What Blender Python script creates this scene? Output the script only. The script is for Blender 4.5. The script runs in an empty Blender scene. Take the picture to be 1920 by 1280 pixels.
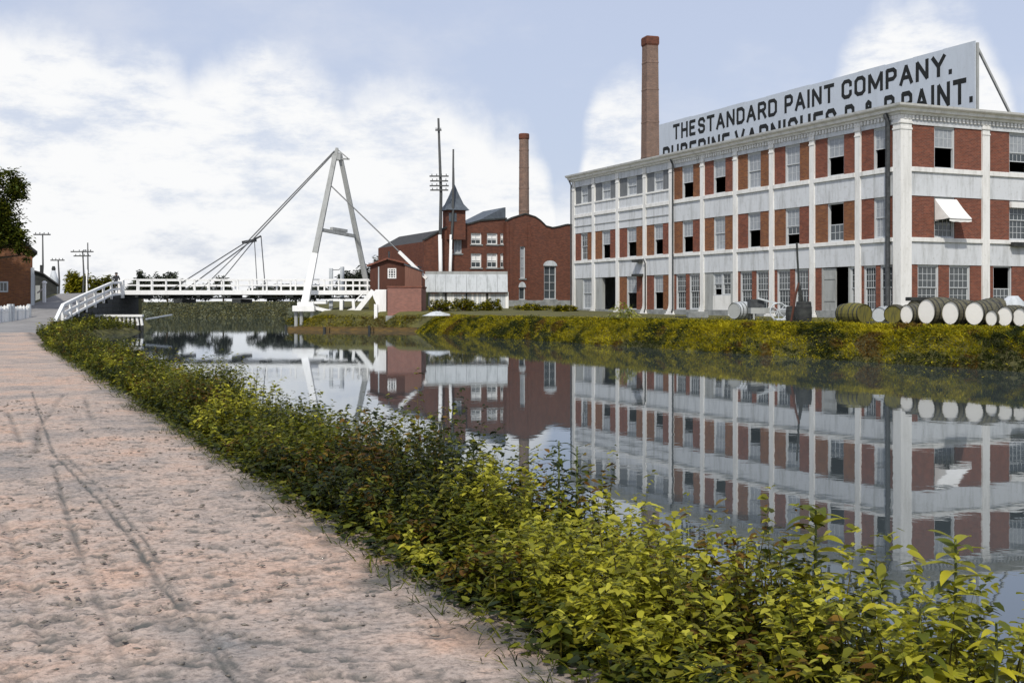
import bpy, bmesh, math, random
import numpy as np
from mathutils import Vector, Matrix

# ------------------------------------------------------------------ camera
F, CX, HZ, EYE = 2218.0, 960.0, 572.0, 2.0      # focal length / horizon in photo pixels, eye height above the water
ANG = math.radians(24.2)                        # canal runs 24.2 deg left of the view axis
CA, SA = math.cos(ANG), math.sin(ANG)
sc = bpy.context.scene
C = sc.collection
cam = bpy.data.cameras.new('camera'); camo = bpy.data.objects.new('camera', cam); C.objects.link(camo)
cam.sensor_width = 36; cam.lens = F / 1920 * 36; cam.shift_y = -68 / 1920
cam.clip_start = 0.1; cam.clip_end = 6000
camo.location = (0, 0, EYE); camo.rotation_euler = (math.pi / 2, 0, 0)
sc.camera = camo

# ------------------------------------------------------------------ light
SUN_EL = math.radians(46); SUN_AZ = math.radians(190)   # compass style: 0 = +Y, clockwise
sund = bpy.data.lights.new('sun', 'SUN'); sund.energy = 3.0; sund.angle = math.radians(2.0); sund.color = (1, .95, .86)
suno = bpy.data.objects.new('sun', sund); C.objects.link(suno)
to_sun = Vector((math.sin(SUN_AZ) * math.cos(SUN_EL), math.cos(SUN_AZ) * math.cos(SUN_EL), math.sin(SUN_EL)))
suno.rotation_euler = to_sun.to_track_quat('Z', 'Y').to_euler(); suno.location = (0, -20, 60)
sc.view_settings.view_transform = 'Standard'; sc.view_settings.look = 'None'
sc.view_settings.exposure = 0.1; sc.view_settings.gamma = 1

world = bpy.data.worlds.new('World'); sc.world = world; world.use_nodes = True
def build_world():
    nt = world.node_tree; N = nt.nodes; L = nt.links; N.clear()
    def node(t, **k):
        n = N.new(t)
        for a, b in k.items(): setattr(n, a, b)
        return n
    def put(sock, v):
        if hasattr(v, 'links'): L.new(v, sock)
        else: sock.default_value = v
    def m(op, a, b=0.0, c=None, clamp=False):
        n = node('ShaderNodeMath', operation=op); n.use_clamp = clamp
        put(n.inputs[0], a); put(n.inputs[1], b)
        if c is not None: put(n.inputs[2], c)
        return n.outputs[0]
    sky = node('ShaderNodeTexSky', sky_type='NISHITA'); sky.sun_disc = False
    sky.sun_elevation = SUN_EL; sky.sun_rotation = SUN_AZ
    sky.air_density = 1.0; sky.dust_density = 2.0; sky.ozone_density = 1.5
    tc = node('ShaderNodeTexCoord')
    sep = node('ShaderNodeSeparateXYZ'); L.new(tc.outputs['Generated'], sep.inputs[0])
    el = sep.outputs['Z']; az = m('ARCTAN2', sep.outputs['X'], sep.outputs['Y'])
    def noise(scale, detail=5, rough=.6, off=0, sz=1.0):
        mp = node('ShaderNodeMapping'); mp.inputs['Location'].default_value = (off, off * .7, off * .3)
        mp.inputs['Scale'].default_value = (1, 1, sz)
        L.new(tc.outputs['Generated'], mp.inputs[0])
        n = node('ShaderNodeTexNoise'); n.inputs['Scale'].default_value = scale
        n.inputs['Detail'].default_value = detail; n.inputs['Roughness'].default_value = rough
        L.new(mp.outputs[0], n.inputs['Vector']); return n.outputs['Fac']
    # cumulus bank standing on the horizon all the way round; its tops vary with direction
    T = m('MULTIPLY_ADD', noise(3.2, 3, .5, 3.1), .17, -.005)
    for u, v, w in ((250, 104, 120), (490, 96, 150), (770, 150, 170), (930, 215, 90), (1165, 132, 62),
                    (70, 70, 130), (1720, 20, 120), (640, 235, 330)):
        a0 = math.atan((u - CX) / F); top = math.sin(math.atan((HZ - v) / F)); wa = w / F
        q = m('DIVIDE', m('SUBTRACT', az, a0), wa)
        q2 = m('MULTIPLY', q, q); q4 = m('MULTIPLY', q2, q2)
        T = m('MAXIMUM', T, m('SUBTRACT', top, m('ADD', m('MULTIPLY', q2, .012), m('MULTIPLY', q4, .022))))
    T = m('ADD', T, m('MULTIPLY', m('SUBTRACT', noise(16, 8, .6, 9), .5), .075))
    d = m('SUBTRACT', T, el)
    mr = node('ShaderNodeMapRange', interpolation_type='SMOOTHSTEP')
    mr.inputs['From Min'].default_value = -.012; mr.inputs['From Max'].default_value = .035
    L.new(d, mr.inputs['Value']); mask = mr.outputs[0]
    # thinner, bluer veil lower inside the bank
    body = node('ShaderNodeMapRange', interpolation_type='SMOOTHSTEP')
    body.inputs['From Min'].default_value = .44; body.inputs['From Max'].default_value = .66
    L.new(noise(9, 8, .66, 21, 2.6), body.inputs['Value'])
    thick = m('SUBTRACT', 1.0, m('MULTIPLY', body.outputs[0], .75))
    high = node('ShaderNodeMapRange', interpolation_type='SMOOTHSTEP')
    high.inputs['From Min'].default_value = .45; high.inputs['From Max'].default_value = .75
    L.new(noise(5, 8, .6, 40, 2.0), high.inputs['Value'])
    veil = node('ShaderNodeMix', data_type='RGBA'); veil.inputs['Factor'].default_value = .72
    L.new(sky.outputs[0], veil.inputs['A']); veil.inputs['B'].default_value = (5.9, 6.5, 8.2, 1)
    v2 = node('ShaderNodeMix', data_type='RGBA'); L.new(m('MULTIPLY', high.outputs[0], .35), v2.inputs['Factor'])
    L.new(veil.outputs['Result'], v2.inputs['A']); v2.inputs['B'].default_value = (8.2, 8.2, 8.4, 1)
    mx = node('ShaderNodeMix', data_type='RGBA'); L.new(m('MULTIPLY', mask, thick), mx.inputs['Factor'])
    L.new(v2.outputs['Result'], mx.inputs['A']); mx.inputs['B'].default_value = (9.0, 9.05, 9.1, 1)
    bg = node('ShaderNodeBackground'); bg.inputs['Strength'].default_value = .1
    out = node('ShaderNodeOutputWorld'); L.new(mx.outputs['Result'], bg.inputs['Color']); L.new(bg.outputs[0], out.inputs[0])
build_world()

# ------------------------------------------------------------------ helpers
rng = np.random.default_rng(7); rnd = random.Random(11)
def P(s, t, z=0.0): return Vector((CA * t - SA * s, SA * t + CA * s, z))       # canal coordinates: s along, t across
def ST(x, y): return (-SA * x + CA * y, CA * x + SA * y)
def at(u, v, d): return Vector(((u - CX) / F * d, d, EYE + (HZ - v) / F * d))  # pixel at depth d
def gx(u, d): return (u - CX) / F * d
def gz(v, d): return EYE + (HZ - v) / F * d

class MB:
    def __init__(s): s.v = []; s.f = []
    def add(s, vs, fs):
        b = len(s.v); s.v += [tuple(p) for p in vs]; s.f += [tuple(i + b for i in f) for f in fs]; return s
    def box(s, x0, x1, y0, y1, z0, z1):
        if x0 > x1: x0, x1 = x1, x0
        if y0 > y1: y0, y1 = y1, y0
        if z0 > z1: z0, z1 = z1, z0
        return s.add([(x0,y0,z0),(x1,y0,z0),(x1,y1,z0),(x0,y1,z0),(x0,y0,z1),(x1,y0,z1),(x1,y1,z1),(x0,y1,z1)],
                     [(0,3,2,1),(4,5,6,7),(0,1,5,4),(1,2,6,5),(2,3,7,6),(3,0,4,7)])
    def bar(s, p, q, w, h=None, up=(0,0,1), w2=None, h2=None):
        p, q = Vector(p), Vector(q); h = w if h is None else h; w2 = w if w2 is None else w2; h2 = h if h2 is None else h2
        d = (q - p).normalized(); u = Vector(up)
        if abs(d.dot(u)) > .95: u = Vector((0, 1, 0))
        r = d.cross(u).normalized(); u = r.cross(d).normalized()
        vs = [p - r*w/2 - u*h/2, p + r*w/2 - u*h/2, p + r*w/2 + u*h/2, p - r*w/2 + u*h/2,
              q - r*w2/2 - u*h2/2, q + r*w2/2 - u*h2/2, q + r*w2/2 + u*h2/2, q - r*w2/2 + u*h2/2]
        return s.add(vs, [(3,2,1,0),(4,5,6,7),(0,1,5,4),(1,2,6,5),(2,3,7,6),(3,0,4,7)])
    def tube(s, pts, rads, n=8, caps=True):
        pts = [Vector(p) for p in pts]
        if not isinstance(rads, (list, tuple)): rads = [rads] * len(pts)
        vs = []; fs = []; ref = None
        for i, p in enumerate(pts):
            d = (pts[min(i+1, len(pts)-1)] - pts[max(i-1, 0)]).normalized()
            if ref is None: ref = Vector((0, 0, 1)) if abs(d.z) < .9 else Vector((1, 0, 0))
            a = d.cross(ref).normalized(); b = a.cross(d).normalized(); ref = b
            for k in range(n):
                c = 2 * math.pi * k / n
                vs.append(p + (a * math.cos(c) + b * math.sin(c)) * rads[i])
        for i in range(len(pts) - 1):
            for k in range(n):
                fs.append((i*n+k, i*n+(k+1) % n, (i+1)*n+(k+1) % n, (i+1)*n+k))
        if caps: fs.append(tuple(range(n))[::-1]); fs.append(tuple(range((len(pts)-1)*n, len(pts)*n)))
        return s.add(vs, fs)
    def prism(s, poly, ax, d0, d1):
        # poly of 2D points extruded along axis ax ('x','y','z')
        n = len(poly)
        def mk(p, d): return {'x': (d, p[0], p[1]), 'y': (p[0], d, p[1]), 'z': (p[0], p[1], d)}[ax]
        return s.add([mk(p, d0) for p in poly] + [mk(p, d1) for p in poly],
                     [tuple(range(n))[::-1], tuple(range(n, 2*n))] + [(i, (i+1) % n, n+(i+1) % n, n+i) for i in range(n)])
    def build(s, name, mat, parent=None, smooth=False, bevel=0):
        me = bpy.data.meshes.new(name); me.from_pydata(s.v, [], s.f)
        bm = bmesh.new(); bm.from_mesh(me); bmesh.ops.recalc_face_normals(bm, faces=bm.faces); bm.to_mesh(me); bm.free()
        me.materials.append(mat)
        if smooth: me.polygons.foreach_set('use_smooth', [True] * len(me.polygons))
        o = bpy.data.objects.new(name, me); C.objects.link(o)
        if parent: o.parent = parent
        if bevel:
            md = o.modifiers.new('bevel', 'BEVEL'); md.width = bevel; md.segments = 2; md.limit_method = 'ANGLE'
        return o
def tag(o, label=None, cat=None, group=None, kind=None):
    if label: o['label'] = label
    if cat: o['category'] = cat
    if group: o['group'] = group
    if kind: o['kind'] = kind
    return o
def thing(name, label, cat, loc=(0,0,0), rz=0.0, group=None):
    o = bpy.data.objects.new(name, None); C.objects.link(o); o.location = loc; o.rotation_euler = (0, 0, rz)
    o.empty_display_size = .3
    return tag(o, label, cat, group)
def dup(root, loc=None, rz=None, label=None):
    def cp(o, par):
        c = o.copy(); C.objects.link(c); c.parent = par
        for ch in kids.get(o.name, []): cp(ch, c)
        return c
    kids = {}
    def walk(o):
        kids[o.name] = list(o.children)
        for ch in kids[o.name]: walk(ch)
    walk(root); r = cp(root, None)
    if loc is not None: r.location = loc
    if rz is not None: r.rotation_euler = (0, 0, rz)
    if label: r['label'] = label
    return r

# ------------------------------------------------------------------ materials
def mat_base(name):
    m = bpy.data.materials.new(name); m.use_nodes = True
    nt = m.node_tree; return m, nt, nt.nodes, nt.links, nt.nodes['Principled BSDF']
def surf(name, c1, c2=None, scale=3.0, rough=.8, bump=.15, bscale=None, stretch=(1,1,1), c3=None, spec=.3, dist=.02, det=6):
    m, nt, N, L, B = mat_base(name)
    B.inputs['Roughness'].default_value = rough; B.inputs['Specular IOR Level'].default_value = spec
    c2 = c2 or tuple(x * .7 for x in c1)
    tc = N.new('ShaderNodeTexCoord'); mp = N.new('ShaderNodeMapping'); mp.inputs['Scale'].default_value = stretch
    L.new(tc.outputs['Object'], mp.inputs[0])
    n1 = N.new('ShaderNodeTexNoise'); n1.inputs['Scale'].default_value = scale; n1.inputs['Detail'].default_value = det
    n1.inputs['Roughness'].default_value = .65; L.new(mp.outputs[0], n1.inputs['Vector'])
    cr = N.new('ShaderNodeValToRGB'); e = cr.color_ramp.elements
    e[0].position = .32; e[0].color = (*c2, 1); e[1].position = .62; e[1].color = (*c1, 1)
    if c3: q = e.new(.8); q.color = (*c3, 1)
    L.new(n1.outputs['Fac'], cr.inputs[0]); L.new(cr.outputs[0], B.inputs['Base Color'])
    if bump:
        n2 = N.new('ShaderNodeTexNoise'); n2.inputs['Scale'].default_value = bscale or scale * 8; n2.inputs['Detail'].default_value = 5
        L.new(mp.outputs[0], n2.inputs['Vector'])
        bp = N.new('ShaderNodeBump'); bp.inputs['Strength'].default_value = bump; bp.inputs['Distance'].default_value = dist
        L.new(n2.outputs['Fac'], bp.inputs['Height']); L.new(bp.outputs[0], B.inputs['Normal'])
    return m
def painted(name, c, dirt, streak=.5, dots=0.25, brick=False):
    """white paint over masonry or timber with vertical weather streaks"""
    m, nt, N, L, B = mat_base(name); B.inputs['Roughness'].default_value = .85; B.inputs['Specular IOR Level'].default_value = .2
    tc = N.new('ShaderNodeTexCoord')
    def noi(sc_, st, det=6):
        mp = N.new('ShaderNodeMapping'); mp.inputs['Scale'].default_value = st; L.new(tc.outputs['Object'], mp.inputs[0])
        n = N.new('ShaderNodeTexNoise'); n.inputs['Scale'].default_value = sc_; n.inputs['Detail'].default_value = det
        n.inputs['Roughness'].default_value = .7; L.new(mp.outputs[0], n.inputs['Vector']); return n.outputs['Fac']
    def rng_(v, a, b, hi):
        r = N.new('ShaderNodeMapRange'); r.inputs['From Min'].default_value = a; r.inputs['From Max'].default_value = b
        r.inputs['To Max'].default_value = hi; L.new(v, r.inputs['Value']); return r.outputs[0]
    mx = N.new('ShaderNodeMix'); mx.data_type = 'RGBA'; mx.inputs['A'].default_value = (*c, 1); mx.inputs['B'].default_value = (*dirt, 1)
    L.new(rng_(noi(2.2, (1, 1, .16)), .48, .75, streak), mx.inputs['Factor'])
    m2 = N.new('ShaderNodeMix'); m2.data_type = 'RGBA'; m2.inputs['B'].default_value = (dirt[0]*.8, dirt[1]*.75, dirt[2]*.6, 1)
    L.new(mx.outputs['Result'], m2.inputs['A']); L.new(rng_(noi(5, (1, 1, 1)), .55, .78, dots), m2.inputs['Factor'])
    L.new(m2.outputs['Result'], B.inputs['Base Color'])
    bp = N.new('ShaderNodeBump'); bp.inputs['Strength'].default_value = .35; bp.inputs['Distance'].default_value = .015
    L.new(noi(26, (1, 1, 1)), bp.inputs['Height']); L.new(bp.outputs[0], B.inputs['Normal'])
    return m
def bricks(name, c1, c2, mortar, rough=.9, soot=.25, scale=1.0):
    m, nt, N, L, B = mat_base(name); B.inputs['Roughness'].default_value = rough; B.inputs['Specular IOR Level'].default_value = .15
    tc = N.new('ShaderNodeTexCoord'); sp = N.new('ShaderNodeSeparateXYZ'); L.new(tc.outputs['Object'], sp.inputs[0])
    ad = N.new('ShaderNodeMath'); ad.operation = 'ADD'; L.new(sp.outputs[0], ad.inputs[0]); L.new(sp.outputs[1], ad.inputs[1])
    cb = N.new('ShaderNodeCombineXYZ'); L.new(ad.outputs[0], cb.inputs[0]); L.new(sp.outputs[2], cb.inputs[1])
    bt = N.new('ShaderNodeTexBrick'); L.new(cb.outputs[0], bt.inputs['Vector'])
    bt.inputs['Scale'].default_value = scale; bt.inputs['Brick Width'].default_value = .22; bt.inputs['Row Height'].default_value = .075
    bt.inputs['Mortar Size'].default_value = .008; bt.inputs['Color1'].default_value = (*c1, 1); bt.inputs['Color2'].default_value = (*c2, 1)
    bt.inputs['Mortar'].default_value = (*mortar, 1); bt.inputs['Bias'].default_value = .1
    n = N.new('ShaderNodeTexNoise'); n.inputs['Scale'].default_value = 1.3; n.inputs['Detail'].default_value = 8; n.inputs['Roughness'].default_value = .75
    L.new(tc.outputs['Object'], n.inputs['Vector'])
    r = N.new('ShaderNodeMapRange'); r.inputs['From Min'].default_value = .45; r.inputs['From Max'].default_value = .75; r.inputs['To Max'].default_value = soot
    L.new(n.outputs['Fac'], r.inputs['Value'])
    mx = N.new('ShaderNodeMix'); mx.data_type = 'RGBA'; L.new(r.outputs[0], mx.inputs['Factor'])
    L.new(bt.outputs['Color'], mx.inputs['A']); mx.inputs['B'].default_value = (c1[0]*.35, c1[1]*.42, c1[2]*.45, 1)
    L.new(mx.outputs['Result'], B.inputs['Base Color'])
    bp = N.new('ShaderNodeBump'); bp.inputs['Strength'].default_value = .6; bp.inputs['Distance'].default_value = .01; bp.invert = True
    L.new(bt.outputs['Fac'], bp.inputs['Height']); L.new(bp.outputs[0], B.inputs['Normal'])
    return m
def leafmat(name, gain=1.0, trans=.35, rough=.55):
    m, nt, N, L, B = mat_base(name)
    at_ = N.new('ShaderNodeAttribute'); at_.attribute_name = 'col'
    B.inputs['Roughness'].default_value = rough; B.inputs['Specular IOR Level'].default_value = .25
    L.new(at_.outputs['Color'], B.inputs['Base Color'])
    tr = N.new('ShaderNodeBsdfTranslucent')
    hs = N.new('ShaderNodeHueSaturation'); hs.inputs['Value'].default_value = 1.3; L.new(at_.outputs['Color'], hs.inputs['Color']); L.new(hs.outputs[0], tr.inputs['Color'])
    mx = N.new('ShaderNodeMixShader'); mx.inputs[0].default_value = trans
    L.new(B.outputs[0], mx.inputs[1]); L.new(tr.outputs[0], mx.inputs[2])
    L.new(mx.outputs[0], N['Material Output'].inputs['Surface'])
    return m
def plain(name, c, rough=.6, metal=0, spec=.4):
    m, nt, N, L, B = mat_base(name); B.inputs['Base Color'].default_value = (*c, 1); B.inputs['Roughness'].default_value = rough
    B.inputs['Metallic'].default_value = metal; B.inputs['Specular IOR Level'].default_value = spec; return m

M = {}
M['white'] = painted('white_masonry_paint', (.60, .62, .64), (.30, .31, .30), .85, .5)
M['white2'] = painted('white_trim_paint', (.76, .755, .73), (.38, .375, .34), .6, .4)
M['white3'] = painted('white_timber_paint', (.82, .82, .80), (.45, .45, .42), .35, .2)
M['greywood'] = painted('weathered_grey_timber', (.36, .37, .36), (.16, .16, .15), .8, .3)
M['palewood'] = painted('pale_fence_boards', (.52, .55, .57), (.24, .26, .26), .8, .4)
M['dark'] = surf('dark_tarred_timber', (.045, .048, .045), (.02, .022, .022), 4)
M['darkgrey'] = surf('dark_grey_iron', (.07, .075, .08), (.03, .033, .035), 5, rough=.6)
M['brick_o'] = bricks('orange_brick', (.29, .115, .045), (.17, .065, .035), (.2, .15, .11), soot=.45)
M['brick_r'] = bricks('red_brick', (.27, .085, .05), (.15, .05, .035), (.2, .14, .11), soot=.45)
M['brick_d'] = bricks('dark_red_brick', (.20, .068, .038), (.11, .04, .026), (.13, .09, .075), soot=.5)
M['brick_p'] = bricks('pinkish_pier_brick', (.32, .14, .105), (.22, .1, .08), (.28, .2, .17))
M['brick_c'] = bricks('chimney_brick', (.27, .165, .12), (.17, .11, .09), (.25, .21, .18), soot=.65)
M['roof'] = surf('roof_felt', (.06, .06, .06), (.035, .035, .037), 2, rough=.9)
M['slate'] = surf('slate_roof', (.10, .12, .14), (.06, .07, .085), 3, rough=.6)
M['glass'] = plain('window_glass', (.05, .06, .065), .08, 0, .7)
M['blind'] = surf('grey_window_shade', (.33, .35, .37), (.24, .26, .28), 6, rough=.35, bump=.05, spec=.5)
M['sash'] = plain('sash_paint', (.5, .52, .53), .6)
M['shutter'] = painted('dark_grey_shutter_paint', (.16, .17, .18), (.08, .085, .09), .7, .4)
M['sign'] = painted('sign_board_paint', (.50, .55, .61), (.36, .39, .42), .5, .25)
M['black'] = surf('black_sign_paint', (.012, .014, .014), (.02, .022, .022), 6, bump=0)
M['canvas'] = surf('awning_canvas', (.82, .81, .78), (.7, .69, .66), 3, rough=.9, bump=.1)
M['barrel_end'] = painted('whitewashed_barrel_head', (.86, .83, .76), (.6, .56, .46), .3, .2)
M['stave'] = surf('barrel_staves', (.13, .12, .075), (.05, .05, .04), 3, rough=.8, stretch=(6, 6, 1), c3=(.2, .18, .08))
M['moss'] = surf('mossy_staves', (.17, .15, .03), (.06, .06, .03), 3, rough=.85, stretch=(6, 6, 1))
M['hoop'] = plain('hoop_iron', (.05, .05, .05), .5, .6)
M['pole'] = surf('pole_wood', (.09, .095, .095), (.05, .05, .05), 3, stretch=(6, 6, .5))
M['hut'] = surf('brown_red_boarding', (.10, .038, .024), (.055, .024, .017), 3, stretch=(8, 8, .4))
M['hut2'] = surf('lit_brown_boarding', (.2, .1, .07), (.13, .065, .05), 3, stretch=(8, 8, .4))  # lighter than the hut: light on the lean-to put into its colour
M['stone'] = surf('grey_stone', (.3, .31, .3), (.16, .17, .17), 2, bump=.5)
M['cable'] = plain('wire_cable', (.12, .125, .13), .5, .3)
M['bark'] = surf('bark', (.09, .07, .05), (.04, .033, .026), 6, bump=.6)
M['leaf'] = leafmat('leaf_green')
M['grass'] = leafmat('grass_blades', trans=.3, rough=.7)
M['stem'] = plain('plant_stem', (.10, .12, .03), .7)
M['cloth'] = plain('dark_cloth', (.03, .032, .036), .9)
M['skin'] = plain('skin', (.45, .28, .2), .6)

# ------------------------------------------------------------------ leaf clouds
def lin(c): return tuple(((x / 255) ** 2.2) for x in c)
def mesh_np(name, V, Fq, cols, mat, parent=None, per=1):
    """V (n,3); Fq list of (array (k,m)) faces with equal m each"""
    me = bpy.data.meshes.new(name)
    loops = np.concatenate([f.ravel() for f in Fq]); sizes = np.concatenate([np.full(len(f), f.shape[1]) for f in Fq])
    starts = np.concatenate([[0], np.cumsum(sizes)[:-1]])
    me.vertices.add(len(V)); me.vertices.foreach_set('co', V.astype(np.float32).ravel())
    me.loops.add(len(loops)); me.loops.foreach_set('vertex_index', loops.astype(np.int32))
    me.polygons.add(len(sizes)); me.polygons.foreach_set('loop_start', starts.astype(np.int32))
    me.polygons.foreach_set('loop_total', sizes.astype(np.int32))
    me.update(calc_edges=True)
    if cols is not None:
        ca = me.color_attributes.new('col', 'FLOAT_COLOR', 'POINT')
        ca.data.foreach_set('color', np.concatenate([cols, np.ones((len(cols), 1))], 1).astype(np.float32).ravel())
    me.materials.append(mat)
    o = bpy.data.objects.new(name, me); C.objects.link(o)
    if parent: o.parent = parent
    return o
def unit(a): return a / np.maximum(np.linalg.norm(a, axis=-1, keepdims=True), 1e-9)
class Leaves:
    def __init__(s): s.V = []; s.F3 = []; s.F4 = []; s.Cc = []; s.n = 0
    def _push(s, verts, f3, f4, cols):   # verts (N,k,3)
        N, k, _ = verts.shape; base = s.n + np.arange(N)[:, None] * k
        s.V.append(verts.reshape(-1, 3)); s.Cc.append(np.repeat(cols, k, 0)); s.n += N * k
        for f in f3: s.F3.append(base + np.array(f)[None])
        for f in f4: s.F4.append(base + np.array(f)[None])
    def leaf(s, p, d, ln, wd, cols, droop=.3, fine=False):
        N = len(p); d = unit(d); up = np.zeros_like(d); up[:, 2] = 1
        side = unit(np.cross(d, up) + rng.normal(0, .25, (N, 3))); nor = np.cross(side, d)
        ln = np.broadcast_to(ln, N)[:, None]; wd = np.broadcast_to(wd, N)[:, None]
        def q(a, w, dz): return p + d*ln*a + side*wd*w + nor*wd*dz + np.array([0, 0, -1.])*ln*droop*a*a
        if fine:
            vs = np.stack([q(0,0,0), q(.35,0,-.08), q(.7,0,-.06), q(1,0,0), q(.3,-.5,.06), q(.3,.5,.06), q(.68,-.38,.04), q(.68,.38,.04)], 1)
            s._push(vs, [(0,4,1),(0,1,5),(2,6,3),(2,3,7)], [(1,4,6,2),(1,2,7,5)], cols)
        else:
            vs = np.stack([q(0,0,0), q(.45,-.5,.1), q(1,0,0), q(.45,.5,.1)], 1)
            s._push(vs, [(0,1,2),(0,2,3)], [], cols)
    def blade(s, p, d, ln, wd, cols, droop=.5):
        N = len(p); d = unit(d); az = rng.uniform(0, 6.283, N); side = np.stack([np.cos(az), np.sin(az), np.zeros(N)], 1)
        ln = np.broadcast_to(ln, N)[:, None]; wd = np.broadcast_to(wd, N)[:, None]
        out = d.copy(); out[:, 2] = 0
        def q(a, w): return p + d*ln*a + side*wd*w + (out - np.array([0, 0, .5]))*ln*droop*a*a
        vs = np.stack([q(0,-.5), q(0,.5), q(.55,-.4), q(.55,.4), q(1,0)], 1)
        s._push(vs, [(2,3,4)], [(0,1,3,2)], cols)
    def build(s, name, mat, parent=None):
        Fs = []
        if s.F4: Fs.append(np.concatenate(s.F4))
        if s.F3: Fs.append(np.concatenate(s.F3))
        return mesh_np(name, np.concatenate(s.V), Fs, np.concatenate(s.Cc), mat, parent)
def pick(pal, n, var=.25):
    pal = np.array([lin(c) for c in pal]); i = rng.integers(0, len(pal), n)
    return np.clip(pal[i] * (1 + rng.normal(0, var, (n, 1))), .004, .9)
def vnoise(x, y, sc_, seed=0):
    """smooth value noise on numpy arrays, 0..1"""
    r = np.random.default_rng(seed); g = r.random((64, 64))
    x = np.asarray(x) / sc_; y = np.asarray(y) / sc_
    xi = np.floor(x).astype(int); yi = np.floor(y).astype(int); fx = x - xi; fy = y - yi
    fx = fx*fx*(3-2*fx); fy = fy*fy*(3-2*fy)
    a = g[xi % 64, yi % 64]; b = g[(xi+1) % 64, yi % 64]; c = g[xi % 64, (yi+1) % 64]; d = g[(xi+1) % 64, (yi+1) % 64]
    return (a*(1-fx)+b*fx)*(1-fy) + (c*(1-fx)+d*fx)*fy

# ================================================================== SETTING: ground sheet with the canal cut into it
PATH_Z = .45
LW = [(-80, (3.8+.41*80)/.912), (62, (3.8-.41*62)/.912), (70, -26.2), (80, -27.0), (88.2, -27.5), (89.2, -31.6), (98, -32.7), (110, -33.4), (130, -40), (160, -54), (190, -70), (3000, -1200)]
RW = [(-80, (28.5+.41*80)/.912), (84, (28.5-.41*84)/.912), (90.3, -7.2), (94.8, -17.4), (106, -18.0), (112, -18.5), (130, -24), (190, -36), (3000, -1100)]
PR = [(-80, (2.25+.41*80)/.912), (52, (2.25-.41*52)/.912), (62, -24.9), (72, -27.9), (84, -30.4), (96, -32.4), (104, -32.5)]       # right edge of path / ramp
RZ = [(-80, .45), (48, .45), (60, .52), (72, .80), (84, 1.8), (96, 2.92), (104, 3.0)]
def itp(tab, y): return np.interp(y, [a for a, b in tab], [b for a, b in tab])
def make_ground():
    ys = np.concatenate([np.arange(-60, 0, 4), np.arange(0, 112, 1.0), np.arange(112, 184, 4), [184, 186, 190, 194, 200, 215, 240, 300, 450, 800, 1500, 3000]])
    V = []; nrow = 0
    for y in ys:
        xl = float(itp(LW, y)); xr = float(itp(RW, y)); xp = float(itp(PR, y)) if y < 104 else xl - 2
        xp = min(xp, xl - .8)
        far = y > 184
        zl = .40 if y < 60 else float(np.interp(y, [60, 72, 84, 96, 110, 184, 186, 200, 3000], [.40, .75, .85, .95, 1.1, 2.2, 2.4, 3.0, 6]))
        zr = float(np.interp(y, [0, 60, 84, 100, 120, 184, 300, 3000], [1.27, 1.27, 1.35, 1.7, 2.2, 2.6, 3, 6]))
        bed = -1.2 if y < 185 else float(np.interp(y, [185, 186, 190, 194, 3000], [-.6, 0.0, 1.2, 2.3, 6]))
        w = 0.0
        row = [(-3000, zl+4), (-600, zl+1), (xp-60, zl), (xp-14, zl), (xp-6, zl), (xp-1, zl), (xp+.15, zl+.02), (xp+(xl-xp)*.5, max(zl*.85, bed)), (xl-.25+w*.5, max(.12, bed)),
               (xl+.3+w*.5, max(-.25, bed)), (xl+2.5, bed), ((xl+xr)/2, bed), (xr-2.0, bed), (xr-.3+w, max(-.25, bed)), (xr+.35+w, max(.28, bed)), (xr+1.3+w, max(.95, bed)),
               (xr+2.3+w, max(zr-.05, bed)), (xr+3.2, zr), (xr+8, zr), (xr+25, zr), (xr+80, zr), (xr+600, zr+1), (3000, zr+4)]
        V += [(x, y, z) for x, z in row]; nrow = len(row)
    R = len(ys); fs = []
    for i in range(R-1):
        for j in range(nrow-1):
            a = i*nrow+j; fs.append((a, a+1, a+nrow+1, a+nrow))
    me = bpy.data.meshes.new('ground'); me.from_pydata(V, [], fs); me.materials.append(M_ground)
    o = bpy.data.objects.new('ground', me); C.objects.link(o); tag(o, kind='structure'); return o
M_ground = surf('bank_soil_and_turf', (.12, .115, .035), (.07, .065, .03), .6, rough=.95, bump=.6, bscale=6, dist=.05, c3=(.16, .12, .06))
make_ground()

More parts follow.
